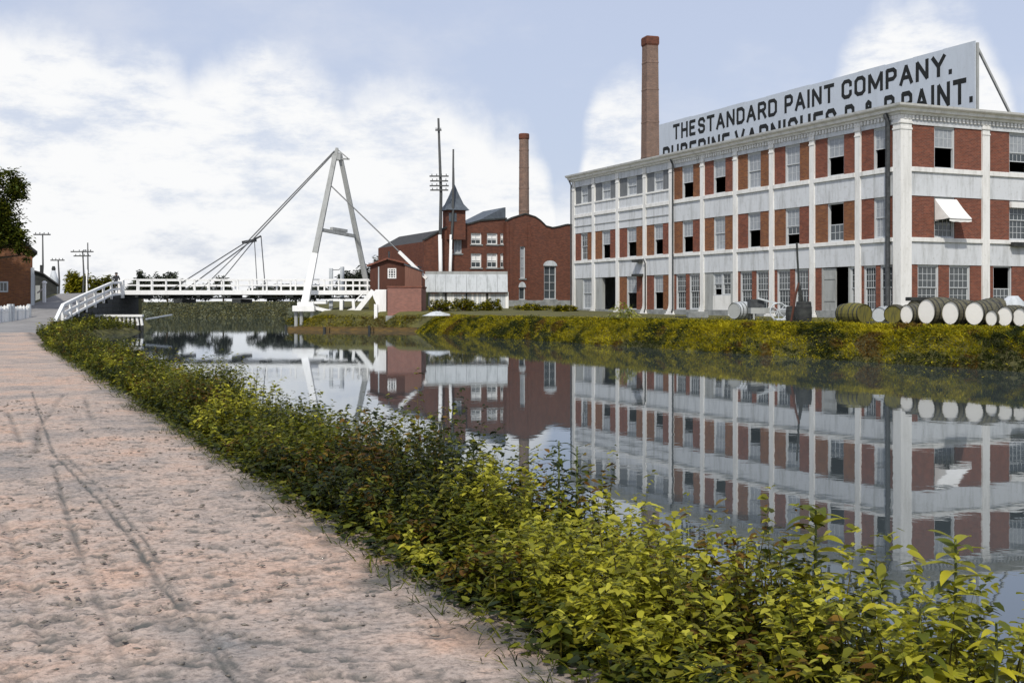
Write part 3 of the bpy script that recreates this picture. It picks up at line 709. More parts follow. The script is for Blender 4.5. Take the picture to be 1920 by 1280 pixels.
# block capitals as sign painters cut them: (width, strokes as centre lines in a box one unit high)
GL = {'T': (.62, [[(0, 1), (.62, 1)], [(.31, 1), (.31, 0)]]), 'H': (.6, [[(0, 0), (0, 1)], [(.6, 0), (.6, 1)], [(0, .5), (.6, .5)]]),
      'E': (.52, [[(.52, 1), (0, 1), (0, 0), (.52, 0)], [(0, .52), (.42, .52)]]), 'A': (.68, [[(0, 0), (.34, 1), (.68, 0)], [(.14, .32), (.54, .32)]]),
      'N': (.62, [[(0, 0), (0, 1), (.62, 0), (.62, 1)]]), 'D': (.6, [[(0, 0), (0, 1), (.42, 1), (.6, .82), (.6, .18), (.42, 0), (0, 0)]]),
      'R': (.58, [[(0, 0), (0, 1), (.44, 1), (.58, .86), (.58, .62), (.44, .48), (0, .48)], [(.34, .48), (.6, 0)]]),
      'P': (.56, [[(0, 0), (0, 1), (.42, 1), (.56, .86), (.56, .58), (.42, .44), (0, .44)]]), 'I': (.0, [[(0, 0), (0, 1)]]),
      'S': (.56, [[(.56, .8), (.44, 1), (.12, 1), (0, .86), (0, .66), (.12, .55), (.44, .47), (.56, .36), (.56, .14), (.44, 0), (.12, 0), (0, .2)]]),
      'C': (.58, [[(.58, .74), (.58, .86), (.44, 1), (.14, 1), (0, .84), (0, .16), (.14, 0), (.44, 0), (.58, .14), (.58, .28)]]),
      'O': (.62, [[(.16, 1), (.46, 1), (.62, .84), (.62, .16), (.46, 0), (.16, 0), (0, .16), (0, .84), (.16, 1)]]),
      'M': (.84, [[(0, 0), (0, 1), (.42, .14), (.84, 1), (.84, 0)]]), 'Y': (.66, [[(0, 1), (.33, .48), (.66, 1)], [(.33, .48), (.33, 0)]]),
      'U': (.6, [[(0, 1), (0, .16), (.14, 0), (.46, 0), (.6, .16), (.6, 1)]]), 'V': (.68, [[(0, 1), (.34, 0), (.68, 1)]]),
      'B': (.56, [[(0, 0), (0, 1), (.4, 1), (.54, .88), (.54, .66), (.4, .53), (0, .53)], [(.4, .53), (.56, .4), (.56, .13), (.42, 0), (0, 0)]]),
      '&': (.66, [[(.66, 0), (.16, .74), (.16, .9), (.28, 1), (.42, .9), (.42, .74), (.06, .36), (.04, .14), (.18, 0), (.4, 0), (.64, .4)]]), '.': (.0, [[(0, .0), (0, .04)]]), ' ': (.1, [])}
def lettering(txt, u0, u1, zb, ch):
    TW = .2; gap = .39; xs = []; x = 0
    for c in txt: xs.append(x); x += GL[c][0]+gap
    tot = x-gap+TW; ya, yb = sy(u0), sy(u1); k = 0
    for c, x0 in zip(txt, xs):
        if not GL[c][1]: continue
        mb = MB()
        for line in GL[c][1]:
            q = [Vector((x0+a, b*(1-TW))) for a, b in line]
            for i, (a, b) in enumerate(zip(q[:-1], q[1:])):
                closed = (q[0]-q[-1]).length < 1e-6; d = (b-a).normalized(); n = Vector((-d.y, d.x))*TW/2
                e0 = d*TW*(.5 if i == 0 and not closed else .22); e1 = d*TW*(.5 if i == len(q)-2 and not closed else .22)
                dep = .010+.0006*(k % 9); k += 1
                f = [a-e0-n, b+e1-n, b+e1+n, a-e0+n]
                vs = [(SX-.002, ya+(v.x+TW/2)/tot*(yb-ya), zb+(v.y+TW/2)*ch) for v in f]+[(SX-dep, ya+(v.x+TW/2)/tot*(yb-ya), zb+(v.y+TW/2)*ch) for v in f]
                mb.add(vs, [(4, 5, 6, 7), (0, 1, 5, 4), (1, 2, 6, 5), (2, 3, 7, 6), (3, 0, 4, 7)])
        mb.build('letter', M['black'], sgn)
b1z = 15.56-GZ; c1 = 1.27; b2z = 13.66-GZ; c2 = 1.5
for w_, a, b in (('THE', 1262, 1304), ('STANDARD', 1309, 1457), ('PAINT', 1471, 1564), ('COMPANY.', 1578, 1785)): lettering(w_, a, b, b1z, c1)
for w_, a, b in (('RUBERINE', 1243, 1368), ('VARNISHES', 1378, 1568), ('P & B', 1584, 1678), ('PAINT.', 1690, 1824)): lettering(w_, a, b, b2z, c2)

# ================================================================== CHIMNEYS
def chimney(name, label, u, vt, wpx_t, wpx_b, d, square, vb=420):
    x = gx(u, d); zt = gz(vt, d); z0 = 1.8; H = zt-z0; rt = wpx_t/F*d/2; rb = wpx_b/F*d/2
    t = thing(name, label, 'chimney', (x, d, z0), ANG-.12 if square else 0, 'factory chimneys')
    n = 4 if square else 16; k = 1/1.19*1.0 if square else 1.0
    def ring(mb, prof):
        vs = []; fs = []
        for r, z in prof:
            for i in range(n):
                a = 2*math.pi*(i+.5)/n; rr = r*(math.sqrt(2)*.74 if square else 1); vs.append((rr*math.cos(a), rr*math.sin(a), z))
        for j in range(len(prof)-1):
            for i in range(n): fs.append((j*n+i, j*n+(i+1) % n, (j+1)*n+(i+1) % n, (j+1)*n+i))
        fs.append(tuple(range((len(prof)-1)*n, len(prof)*n))); return mb.add(vs, fs)
    ring(MB(), [(rb*1.25, 0), (rb*1.15, H*.3), (rb, H*.45), (rt, H*.965)]).build('shaft', M['brick_c'], t)
    ring(MB(), [(rt*1.0, H*.965), (rt*1.12, H*.972), (rt*1.12, H*.995), (rt*1.02, H), (rt*.7, H), (rt*.68, H*.99)]).build('cap', M['brick_d'], t)
    for f in (.55, .68, .8, .9):
        r = rb+(rt-rb)*(f-.45)/.515; ring(MB(), [(r*1.0, H*f), (r*1.035, H*f+.03), (r*1.035, H*f+.15), (r*1.0, H*f+.18)]).build('band', M['brick_c'], t)
    return t
chimney('factory_chimney', 'tall square brick chimney rising behind the white factory roof', 1219, 70, 31, 36, 125, True)
chimney('factory_chimney', 'slim round brick chimney behind the dark red brick building', 982.5, 251, 18, 20, 138, False)

# ================================================================== RED BRICK WORKS
BD = 108.0; B0 = Vector((gx(950, BD), BD, 1.9))
rb_ = thing('brick_works', 'dark red brick works with curved parapet and pointed turret', 'factory', B0, ANG)
# local: x to the right along the front, y away; front faces -y
def bx_(u, yoff=0):     # local x of photo column u on the plane y=yoff
    k = (u-CX)/F; o = Vector((B0.x, B0.y)) + yoff*Vector((-SA, CA)); d = (o.x*SA*-1 + o.y*CA)/(CA - SA*k) if False else None
    # solve (o + x*(CA,SA)) lies on ray (k,1)
    return (k*o.y - o.x)/(CA - k*SA)
def bz_(u, v, yoff=0):
    x = bx_(u, yoff); y = B0.y + CA*yoff + SA*x; return EYE + (HZ-v)*y/F - B0.z
R_ = 1075
out = [(950, 415), (962, 409), (985, 402), (1004, 408), (1014, 415), (1024, 425), (1036, 428), (1048, 426), (1064, 422), (R_, 423)]
top = [(bx_(u), bz_(u, v)) for u, v in out]
def wallholes(x0, x1, z0, ztop, holes, y0, y1, mat, name='wall'):
    """wall in vertical strips so that window holes stay open; ztop: function of x or list polyline"""
    xs = sorted({x0, x1} | {h[0] for h in holes} | {h[1] for h in holes} | {p[0] for p in ztop if x0 < p[0] < x1})
    f = lambda x: float(np.interp(x, [p[0] for p in ztop], [p[1] for p in ztop]))
    mb = MB()
    for a, b in zip(xs[:-1], xs[1:]):
        segs = sorted([(h[2], h[3]) for h in holes if h[0] <= a+1e-6 and h[1] >= b-1e-6]); z = z0
        for s0, s1 in segs: mb.box(a, b, y0, y1, z, s0); z = s1
        mb.prism([(a, z), (b, z), (b, f(b)), (a, f(a))], 'y', y0, y1)
    return mb.build(name, mat, rb_)
hA = []
def hole(u0, u1, v0, v1, yo=0): return (bx_(u0, yo), bx_(u1, yo), bz_((u0+u1)/2, v1, yo), bz_((u0+u1)/2, v0, yo))
holesA = [hole(975, 985, 462, 522), hole(973, 985, 538, 562), hole(1020, 1043, 498, 561)]
wallholes(bx_(950), bx_(R_), 0, top, holesA, 0, .35, M['brick_d'])
MB().box(bx_(950), bx_(950)+.35, .35, 9, 0, bz_(950, 416)).build('side_wall', M['brick_d'], rb_)
cp = MB()
for (a, za), (b, zb2) in zip(top[:-1], top[1:]): cp.prism([(a, za), (b, zb2), (b, zb2+.12), (a, za+.12)], 'y', -.08, .42)
cp.build('parapet_coping', M['dark'], rb_)
MB().add([(bx_(950)+.1, .3, top[0][1]-.3), (bx_(R_), .3, top[-1][1]-.3), (bx_(R_), 12, top[-1][1]-.3), (bx_(950)+.1, 12, top[0][1]-.3)], [(0, 1, 2, 3)]).build('roof', M['roof'], rb_)
def bwin(h, yo, name='window', cols=2, rows=3, pane='glass', arch=False, shade=False):
    x0, x1, z0, z1 = h; m_ = MB(); w = .09
    m_.box(x0, x0+w, yo+.1, yo+.25, z0, z1); m_.box(x1-w, x1, yo+.1, yo+.25, z0, z1); m_.box(x0+w, x1-w, yo+.1, yo+.25, z1-w, z1); m_.box(x0+w, x1-w, yo+.08, yo+.25, z0, z0+w)
    fr = m_.build(name, M['white3'] if shade else M['sash'], rb_)
    m2 = MB()
    for i in range(1, cols): a = x0+w+(x1-x0-2*w)*i/cols; m2.box(a-.02, a+.02, yo+.13, yo+.19, z0+w, z1-w)
    for i in range(1, rows): z = z0+w+(z1-z0-2*w)*i/rows; m2.box(x0+w, x1-w, yo+.135, yo+.185, z-.02, z+.02)
    m2.build('muntins', M['sash'], fr)
    if shade:
        zs = z0+(z1-z0)*.38
        MB().box(x0+w, x1-w, yo+.195, yo+.21, zs, z1-w).build('shade', M['white3'], fr); MB().box(x0+w, x1-w, yo+.2, yo+.22, z0+w, zs-.003).build('pane', M['glass'], fr)
    else: MB().box(x0+w, x1-w, yo+.2, yo+.22, z0+w, z1-w).build('pane', M[pane], fr)
    if arch:
        a = MB(); n_ = 8; c = (x0+x1)/2; r = (x1-x0)/2
        pts = [(c-r*1.12*math.cos(math.pi*i/n_), z1-.02+.5*math.sin(math.pi*i/n_)) for i in range(n_+1)]
        a.prism(pts, 'y', yo-.05, yo-.002); a.build('arch_hood', M['palewood'], fr)
    sl = MB(); sl.box(x0-.1, x1+.1, yo-.08, yo+.1, z0-.12, z0); sl.build('sill', M['stone'], fr)
bwin(holesA[0], 0, cols=1, rows=3, pane='blind'); bwin(holesA[1], 0, cols=1, rows=1, arch=True); bwin(holesA[2], 0, cols=2, rows=4, arch=True)
for h in holesA[2:]: pass
MB().box(bx_(950)-.05, bx_(R_), -.12, -.002, -.3, .55).build('plinth', M['stone'], rb_)
for u in (958, 992): # shallow buttress strips
    x = bx_(u); MB().box(x-.14, x+.14, -.1, -.003, .56, bz_(u, 420)).build('buttress', M['brick_d'], rb_)
# left block, set back a little
YB = .7
topB = [(795, 451), (838, 427), (846, 424), (880, 421), (900, 415), (950, 411)]
tB = [(bx_(u, YB), bz_(u, v, YB)) for u, v in topB]
holesB = []
for u0, u1 in ((883, 903), (913, 933), (938, 951)): holesB += [hole(u0, u1, 437, 458, YB), hole(u0, u1, 475, 502, YB)]
holesB.append(hole(851, 866, 437, 475, YB))
wallholes(bx_(795, YB), bx_(950, YB)+.5, 0, tB, holesB, YB, YB+.35, M['brick_d'])
for h in holesB[:-1]: bwin(h, YB, cols=2, rows=2, shade=True)
bwin(holesB[-1], YB, cols=2, rows=3, pane='blind')
cp = MB()
for (a, za), (b, zb2) in zip(tB[:-1], tB[1:]): cp.prism([(a, za), (b, zb2), (b, zb2+.14), (a, za+.14)], 'y', YB-.1, YB+.42)
cp.build('roof_edge', M['dark'], rb_)
MB().add([(tB[0][0], YB+.3, tB[0][1]-.1), (tB[1][0], YB+.3, tB[1][1]-.1), (tB[-1][0], YB+.3, tB[-1][1]-.1), (tB[-1][0], 14, tB[-1][1]-.1), (tB[1][0], 14, tB[1][1]-.1), (tB[0][0], 14, tB[0][1]-.1)], [(0, 1, 4, 5), (1, 2, 3, 4)]).build('roof', M['roof'], rb_)
MB().box(tB[0][0], tB[0][0]+.3, YB+.35, 14, 0, tB[0][1]-.1).build('side_wall', M['brick_d'], rb_)
# sawtooth skylight
xa, xb = bx_(884, YB+1), bx_(948, YB+1); za = bz_(884, 418, YB+1); zb2 = bz_(948, 389, YB+1)
MB().prism([(xa, za-.1), (xb, za-.3), (xb, zb2), (xb-.15, zb2)], 'y', YB+1, YB+6).build('skylight', M['slate'], rb_)
# turret
xt0, xt1 = bx_(842, YB-.6), bx_(873, YB-.6); wt = xt1-xt0; ze = bz_(857, 393, YB-.6); zp = bz_(857, 343, YB-.6)
MB().box(xt0, xt1, YB-.6, YB-.6+wt, bz_(857, 424, YB-.6)-1.2, ze).build('turret', M['brick_d'], rb_)
zc = bz_(857, 424, YB-.6)
rf = MB(); ex = .28; x0, x1, y0, y1 = xt0-ex, xt1+ex, YB-.6-ex, YB-.6+wt+ex; cxm, cym = (x0+x1)/2, (y0+y1)/2
def rq(f, z): return [(cxm+(x-cxm)*f, cym+(y-cym)*f, z) for x, y in ((x0, y0), (x1, y0), (x1, y1), (x0, y1))]
vs = rq(1, ze-.05)+rq(.62, ze+(zp-ze)*.22)+rq(.32, ze+(zp-ze)*.58)+rq(.02, zp)
rf.add(vs, [(0, 1, 5, 4), (1, 2, 6, 5), (2, 3, 7, 6), (3, 0, 4, 7), (4, 5, 9, 8), (5, 6, 10, 9), (6, 7, 11, 10), (7, 4, 8, 11), (8, 9, 13, 12), (9, 10, 14, 13), (10, 11, 15, 14), (11, 8, 12, 15), (12, 13, 14, 15), (3, 2, 1, 0)])
tro = rf.build('turret_roof', M['slate'], rb_)
MB().tube([(cxm, cym, zp-.1), (cxm, cym, zp+1.4)], [.05, .02], 6).build('finial', M['darkgrey'], tro)
MB().box(xt0-.02, xt0+wt*.45, YB-.63, YB-.601, zc+.4, ze-.3).build('louvre', M['slate'], rb_)

# ================================================================== BRIDGE
DK = 98.0; XL, XRt = gx(226, DK), gx(692, DK); DZ = gz(546, DK); DW = 4.4
br = thing('swing_bridge', 'white timber swing bridge with railings hung from a tall A-frame', 'bridge', (XL, DK, 0))
LB = XRt-XL
def bp(name, mb, mat, **k): return mb.build(name, mat, br, **k)
bp('girder', MB().box(0, LB, 0, .22, DZ-.28, DZ+.08), M['white3']); bp('girder', MB().box(0, LB, DW-.22, DW, DZ-.28, DZ+.08), M['white3'])
npl = 70
for i in range(npl):
    a = LB*i/npl; MB().box(a+.008, a+LB/npl-.008, .222, DW-.222, DZ-.12, DZ-.03+rnd.uniform(-.006, .006)).build('deck_plank', M['greywood'], br)
for i in range(8):
    a = LB*(i+.5)/8; bp('floor_beam', MB().box(a-.12, a+.12, .1, DW-.1, DZ-.5, DZ-.282), M['dark'])
bp('under_beam', MB().box(0, LB, .5, .75, DZ-.62, DZ-.502), M['dark'])
for u in (333, 443):
    a = gx(u, DK)-XL; bp('needle_beam', MB().box(a-.36, a+.36, .0, DW, DZ-.95, DZ-.63), M['dark'])
npost = 17
for side, y in ((0, .05), (1, DW-.17)):
    for i in range(npost+1):
        a = .1+(LB-.3)*i/npost; bp('railing_post', MB().box(a, a+.12, y, y+.12, DZ+.08, DZ+.93), M['white3'])
    bp('handrail', MB().box(0, LB, y-.03, y+.15, DZ+.93, DZ+1.02), M['white3'])
    bp('mid_rail', MB().box(0, LB, y+.03, y+.09, DZ+.46, DZ+.56), M['white3'])
# A-frame (local coordinates from photo columns and chosen depths)
def loc(u, v, d): p = at(u, v, d); return Vector((p.x-XL, p.y-DK, p.z))
DN, DF, DA = 96.2, 103.6, 100.0
apx = loc(632, 284, DA); fN = loc(570, 577, DN); fF = loc(694, 547, DF)
fF.z = fN.z+.6
def lerp(a, b, q): return a+(b-a)*q
tN = lerp(fN, apx, .99)+Vector((-.1, 0, 0)); hN = lerp(fN, tN, .34)
legN = MB(); legN.bar(hN, tN, .44, .46, up=(0, 1, 0), w2=.36, h2=.36); legNo = bp('leg', legN, M['greywood'])
MB().bar(fN, hN, .58, .56, up=(0, 1, 0), w2=.46, h2=.48).build('painted_foot', M['white3'], legNo)
legF = MB(); legF.bar(fF, lerp(fF, apx, .99)+Vector((.18, 0, 0)), .46, .5, up=(0, 1, 0), w2=.36, h2=.36); bp('leg', legF, M['greywood'])
q0 = .5
cN, cF = lerp(fN, apx, .49), lerp(fF, apx, .44)
bp('cross_beam', MB().bar(cN, cF, .3, .26), M['greywood'])
mid = lerp(cN, cF, .5); bp('beam_block', MB().bar(lerp(cN, cF, .3)+Vector((0, 0, .26)), lerp(cN, cF, .72)+Vector((0, 0, .3)), .3, .24), M['greywood'])
hd = MB(); hd.box(apx.x-.42, apx.x+.34, apx.y-.3, apx.y+.3, apx.z-.75, apx.z-.25); hd.bar(apx+Vector((-.1, 0, -.3)), apx+Vector((0, 0, .3)), .4, .4, w2=.2, h2=.2)
hd.bar(apx+Vector((.1, 0, .1)), apx+Vector((.95, 0, -.62)), .1, .1); hd.bar(apx+Vector((.2, 0, -.62)), apx+Vector((1.05, 0, -.66)), .1, .14); bp('head_casting', hd, M['greywood'])
# stays
spr = loc(468, 452, 98.3)
def cable(name, pts, r=.045): return bp(name, MB().tube(pts, r, 6), M['cable'])
for dy in (-.25, .25):
    cable('stay_cable', [apx+Vector((-.2, dy, 0)), spr+Vector((0, dy*2, 0))], .06)
    cable('stay_cable', [spr+Vector((0, dy*2, 0)), Vector((gx(318, DK)-XL, .15 if dy < 0 else DW-.15, DZ+.1))], .05)
    cable('stay_cable', [spr+Vector((.2, dy*2, 0)), Vector((gx(375, DK)-XL, .15 if dy < 0 else DW-.15, DZ+.1))], .04)
st = MB(); st.bar(spr+Vector((-.5, -.4, -.15)), spr+Vector((.45, .4, .1)), .2, .26); st.bar(spr+Vector((.3, 0, .1)), spr+Vector((.95, 0, .42)), .12, .14); bp('spreader', st, M['darkgrey'])
cable('hanger_rod', [spr+Vector((.95, 0, .42)), Vector((gx(497, DK)-XL, .15, DZ+.1))], .045)
cable('hanger_rod', [spr+Vector((.4, 0, .1)), Vector((gx(482, DK)-XL, .15, DZ+.1))], .035)
anc = loc(800, 522, 97.0)
bks = lerp(fN, apx, .78)
cable('backstay', [bks, lerp(bks, anc, .72)], .055)
bp('backstay_bar', MB().bar(lerp(bks, anc, .72), anc, .2, .24), M['white3'])
# pivot platform and struts under the near leg (white)
DP = 96.0
pl = MB(); x0 = gx(551, DP)-XL; x1 = gx(592, DP)-XL; y0 = DP-DK-.7
pl.box(x0, x1, y0, y0+2.2, gz(584, DP), gz(573, DP)); pl.box(x0+.35, x1-.1, y0+.2, y0+1.9, gz(573, DP)+.002, gz(566, DP)); pl.box(x1-.3, gx(612, DP)-XL, y0+.5, y0+1.6, gz(570, DP), gz(565, DP)-.02)
bp('pivot_platform', pl, M['white3'], bevel=.04)
for u in (556, 566, 586):
    a = gx(u, DP)-XL; bp('pile', MB().tube([(a, y0+.5, -1.0), (a, y0+.5, gz(584, DP)-.002)], .15, 8), M['greywood'])
def W(u, v, d=DP): return loc(u, v, d)
bp('strut', MB().bar(W(590, 577), W(641, 589), .3, .26), M['white3']); bp('strut', MB().bar(W(637, 590), W(668, 577), .3, .24), M['white3'])
bp('post', MB().bar(W(640, 587), W(640, 562), .26, .26), M['white3']); bp('rail', MB().bar(W(608, 562), W(652, 562), .14, .1), M['white3'])
bp('strut', MB().bar(W(666, 588, 95), W(700, 545, 95), .42, .4), M['white3']); bp('post', MB().bar(W(664, 585, 95.6), W(662, 561, 95.6), .22, .2), M['white3'])
bp('strut', MB().bar(W(664, 566, 96), W(682, 548, 96), .12, .1), M['white3'])
# white pier and brick pier on the right bank
DPi = 93.0
pr = thing('bridge_pier', 'white painted pier at the right end of the bridge', 'pier', (gx(712, DPi), DPi, .9))
mb = MB(); x0, x1 = gx(699, DPi)-pr.location.x, gx(725, DPi)-pr.location.x
mb.prism([(x0, gz(551, DPi)-.9), (x0+.25, gz(543, DPi)-.9), (x1, gz(543, DPi)-.9), (x1, -.2), (gx(711, DPi)-pr.location.x, -.2), (gx(706, DPi)-pr.location.x, 1.2), (x0+.1, 1.6)], 'y', -.3, 2.4); mb.build('pier', M['white3'], pr, bevel=.03)
mb = MB(); mb.bar((gx(706, DPi)-pr.location.x, -.45, gz(570, DPi)-.9), (gx(706, DPi)-pr.location.x, -.45, -.45), .26, .26); mb.build('post', M['white3'], pr)
bpz = 1.0; bpi = thing('brick_abutment', 'reddish brick abutment beside the white pier below the hut', 'abutment', (gx(757, 92), 92, bpz))
mb = MB(); x0, x1 = gx(726.5, 92)-bpi.location.x, gx(790, 92)-bpi.location.x; zt = gz(539, 92)-bpz
mb.box(x0, x1, 0, 5, 0, zt); mb.build('wall', M['brick_p'], bpi)
mb = MB(); mb.box(x0-.06, x1+.06, -.06, 5.05, zt+.002, zt+.12); mb.build('coping', M['brick_r'], bpi)
mb = MB(); mb.box(x0-.12, x1+.2, -.14, 4.9, -.4, .18); mb.build('footing', M['stone'], bpi)
# approach bank behind the pier
DKr = at(692, 550, 98)
ap = MB(); ap.box(XRt+.05, XRt+4.7, DK-.6, DK+6, .5, DZ-.05); o = ap.build('bridge_approach', M_ground); tag(o, kind='structure')
# ---- bridge tender's hut
HD = 97.6; hz0 = DZ-.02
hut = thing('tender_hut', 'small dark brown gabled hut with a white window by the bridge', 'hut', (gx(737, HD), HD, hz0))
hx = lambda u: gx(u, HD)-hut.location.x; hzz = lambda v: gz(v, HD)-hz0
mb = MB(); xw0, xw1, xc = hx(694), hx(778), hx(727); ze_, zr_ = hzz(498), hzz(488)
wx0, wx1, wz0, wz1 = hx(727), hx(743), hzz(522), hzz(503)
for a, b in ((xw0, wx0), (wx1, xw1)):
    f = lambda x: float(np.interp(x, [xw0, xc, xw1], [ze_, zr_, ze_]))
    pts = [(a, 0), (b, 0), (b, f(b))] + ([(xc, f(xc))] if a < xc < b else []) + [(a, f(a))]; mb.prism(pts, 'y', 0, .12)
mb.box(wx0, wx1, 0, .12, 0, wz0); mb.prism([(wx0, wz1), (wx1, wz1), (wx1, f(wx1)), (wx0, f(wx0))], 'y', 0, .12)
mb.box(xw0, xw0+.12, .122, 3.6, 0, ze_-.02); mb.box(xw1-.12, xw1, .122, 3.6, 0, ze_-.02); mb.build('wall', M['hut'], hut)
rf = MB(); ov = .25
rf.add([(xw0-ov, -ov, ze_-.1), (xc, -ov, zr_+.06), (xw1+ov, -ov, ze_-.1), (xw1+ov, 3.9, ze_-.1), (xc, 3.9, zr_+.06), (xw0-ov, 3.9, ze_-.1),
        (xw0-ov, -ov, ze_-.0), (xc, -ov, zr_+.18), (xw1+ov, -ov, ze_-.0), (xw1+ov, 3.9, ze_-.0), (xc, 3.9, zr_+.18), (xw0-ov, 3.9, ze_-.0)],
       [(0, 1, 4, 5), (1, 2, 3, 4), (6, 7, 10, 11), (7, 8, 9, 10), (0, 6, 7, 1), (1, 7, 8, 2), (2, 8, 9, 3), (3, 9, 10, 4), (4, 10, 11, 5), (5, 11, 6, 0)])
rfo = rf.build('roof', M['slate'], hut)
rfe = MB(); rfe.bar((xw0-ov, -ov-.02, ze_-.02), (xc, -ov-.02, zr_+.14), .06, .14, up=(0, 0, 1)); rfe.bar((xc, -ov-.02, zr_+.14), (xw1+ov, -ov-.02, ze_-.02), .06, .14); rfe.build('bargeboard', M['brick_r'], rfo)
MB().tube([(xc, 1, zr_), (xc, 1, hzz(470))], .07, 8).build('stove_pipe', M['darkgrey'], rfo)
wf = MB(); w = .09
wf.box(wx0, wx0+w, -.04, .1, wz0, wz1); wf.box(wx1-w, wx1, -.04, .1, wz0, wz1); wf.box(wx0+w, wx1-w, -.04, .1, wz1-w, wz1); wf.box(wx0+w, wx1-w, -.04, .1, wz0, wz0+w)
for i in (1, 2): a = wx0+(wx1-wx0)*i/3; wf.box(a-.025, a+.025, -.01, .06, wz0+w, wz1-w)
for i in (1, 2, 3): z = wz0+(wz1-wz0)*i/4; wf.box(wx0+w, wx1-w, -.005, .055, z-.025, z+.025)
wo = wf.build('window', M['white3'], hut); MB().box(wx0+w, wx1-w, .07, .09, wz0+w, wz1-w).build('pane', M['glass'], wo)
a = hx(710); MB().box(a-.05, a+.05, -.03, -.002, 0, hzz(500)).build('corner_board', M['palewood'], hut)
mb = MB(); a0, a1 = hx(761), hx(792); mb.prism([(a0, 0), (a1, 0), (a1, hzz(510)), (a0, hzz(497))], 'y', -.9, -.02); mb.build('lean_to', M['hut2'], hut)
mb = MB(); mb.prism([(a0-.05, hzz(497)), (a1+.15, hzz(510)), (a1+.15, hzz(508)), (a0-.05, hzz(495))], 'y', -1.0, .0); mb.build('lean_to_roof', M['slate'], hut)
# small post frame standing on the deck's far side
pf = thing('post_gate', 'two grey posts joined by a sagging rod behind the bridge railing', 'gate', (gx(635, 104), 104.2, 1.5))
for u in (620, 641):
    a = gx(u, 104)-pf.location.x; MB().box(a-.16, a+.16, -.15, .15, 0, gz(503 if u == 620 else 500, 104)-1.5).build('post', M['palewood'], pf)
MB().tube([(gx(622, 104)-pf.location.x, 0, gz(506, 104)-1.5), (0, 0, gz(505.5, 104)-1.5), (gx(640, 104)-pf.location.x, 0, gz(501, 104)-1.5)], .04, 6).build('rod', M['cable'], pf)

# ---- left abutment, ramp sides, ramp railing, fender
ab = MB(); ys = [72, 84, 96, 104.2]
for y0, y1 in zip(ys[:-1], ys[1:]):
    a0, a1 = float(itp(PR, y0)), float(itp(PR, y1)); z0, z1 = float(itp(RZ, y0)), float(itp(RZ, y1))
    ab.add([(a0-.1, y0, -1), (a0-.1, y0, z0-.03), (a1-.1, y1, z1-.03), (a1-.1, y1, -1), (a0-4.9, y0, -1), (a0-4.9, y0, z0-.03), (a1-4.9, y1, z1-.03), (a1-4.9, y1, -1)],
           [(0, 1, 2, 3), (4, 5, 6, 7), (1, 5, 6, 2), (0, 1, 5, 4), (3, 2, 6, 7)])
tag(ab.build('ramp_embankment', M_ground), kind='structure')
abw = thing('timber_abutment', 'dark tarred timber abutment wall under the left bridge ramp', 'abutment', (0, 0, 0))
for i, (y0, y1) in enumerate(zip(np.arange(80, 98, 2.2), np.arange(82.2, 100.3, 2.2))):
    a0, a1 = float(itp(PR, y0)), float(itp(PR, y1)); z0 = min(float(itp(RZ, y0)), float(itp(RZ, y1)))
    nz = max(1, int((z0+.3)/.35))
    for k in range(nz):
        m_ = MB(); m_.bar((a0, y0+.01, -.3+.35*k+.17), (a1, y1-.01, -.3+.35*k+.17), .16, .33); m_.build('timber', M['dark'], abw)
abf = MB(); abf.box(float(itp(PR, 98))-.2, XL-.02, DK-.2, DK+DW+.4, -1, DZ-.3); abf.build('end_wall', M['dark'], abw)
rl = thing('ramp_railing', 'white railing climbing the left ramp up to the bridge deck', 'railing', (0, 0, 0))
ry = [72, 75, 78, 81, 84.5, 88, 91.5, 95, 98]
rp = [Vector((float(itp(PR, y))+.05, y, float(itp(RZ, y)))) for y in ry]
for i, p in enumerate(rp):
    if i == 0: continue
    h_ = .95; w_ = .16 if i < len(rp)-1 else .42
    MB().box(p.x-w_/2, p.x+w_/2, p.y-w_/2, p.y+w_/2, p.z-.35, p.z+h_+(.18 if i == len(rp)-1 else 0)).build('post', M['white3'], rl)
for i in range(len(rp)-1):
    a, b = rp[i], rp[i+1]; h0 = .95 if i else .12
    MB().bar(a+Vector((0, 0, h0)), b+Vector((0, 0, .95)), .2, .17).build('top_rail', M['white3'], rl)
    if i: MB().bar(a+Vector((0, 0, .42)), b+Vector((0, 0, .42)), .1, .16).build('mid_rail', M['white3'], rl)
    if i: MB().bar(a+Vector((0, 0, -.02)), b+Vector((0, 0, -.02)), .12, .14).build('bottom_rail', M['white3'], rl)
fd = thing('pile_fender', 'low white row of timber piles at the left waterside before the bridge', 'fender', (gx(208, 88), 88, 0))
fx0, fx1 = gx(152, 88)-fd.location.x, gx(267, 88)-fd.location.x
npil = 15
for i in range(npil):
    a = fx0+.12+(fx1-fx0-.24)*i/(npil-1); tilt = -.12 if i < 3 else (.1 if i > npil-3 else 0)
    o = MB().tube([(a+tilt*1.5, -.05, -1.3), (a+tilt, 0, .52)], .10, 8).build('wet_pile', M['dark'], fd)
    MB().tube([(a+tilt, 0, .50), (a, 0, 1.16)], [.105, .10], 8).build('pile', M['white3'], fd)
MB().box(fx0-.1, fx1+.05, -.2, .2, 1.14, 1.3).build('cap_beam', M['white3'], fd)
MB().box(fx0, fx1, .16, .3, -.8, .95).build('sheeting', M['dark'], fd)
MB().bar((fx0-.05, 0, 1.22), (rp[1].x-fd.location.x+.1, rp[1].y-88, rp[1].z+.4), .16, .13).build('side_rail', M['white3'], fd)
bo = MB(); bo.bar((gx(267, 88)+.1, 88.5, .95), (gx(322, 92), 92, gz(590, 92)), .1, .1)
tag(bo.build('boom', M['palewood']), 'thin pale pole stretched over the water from the pile fender', 'pole')
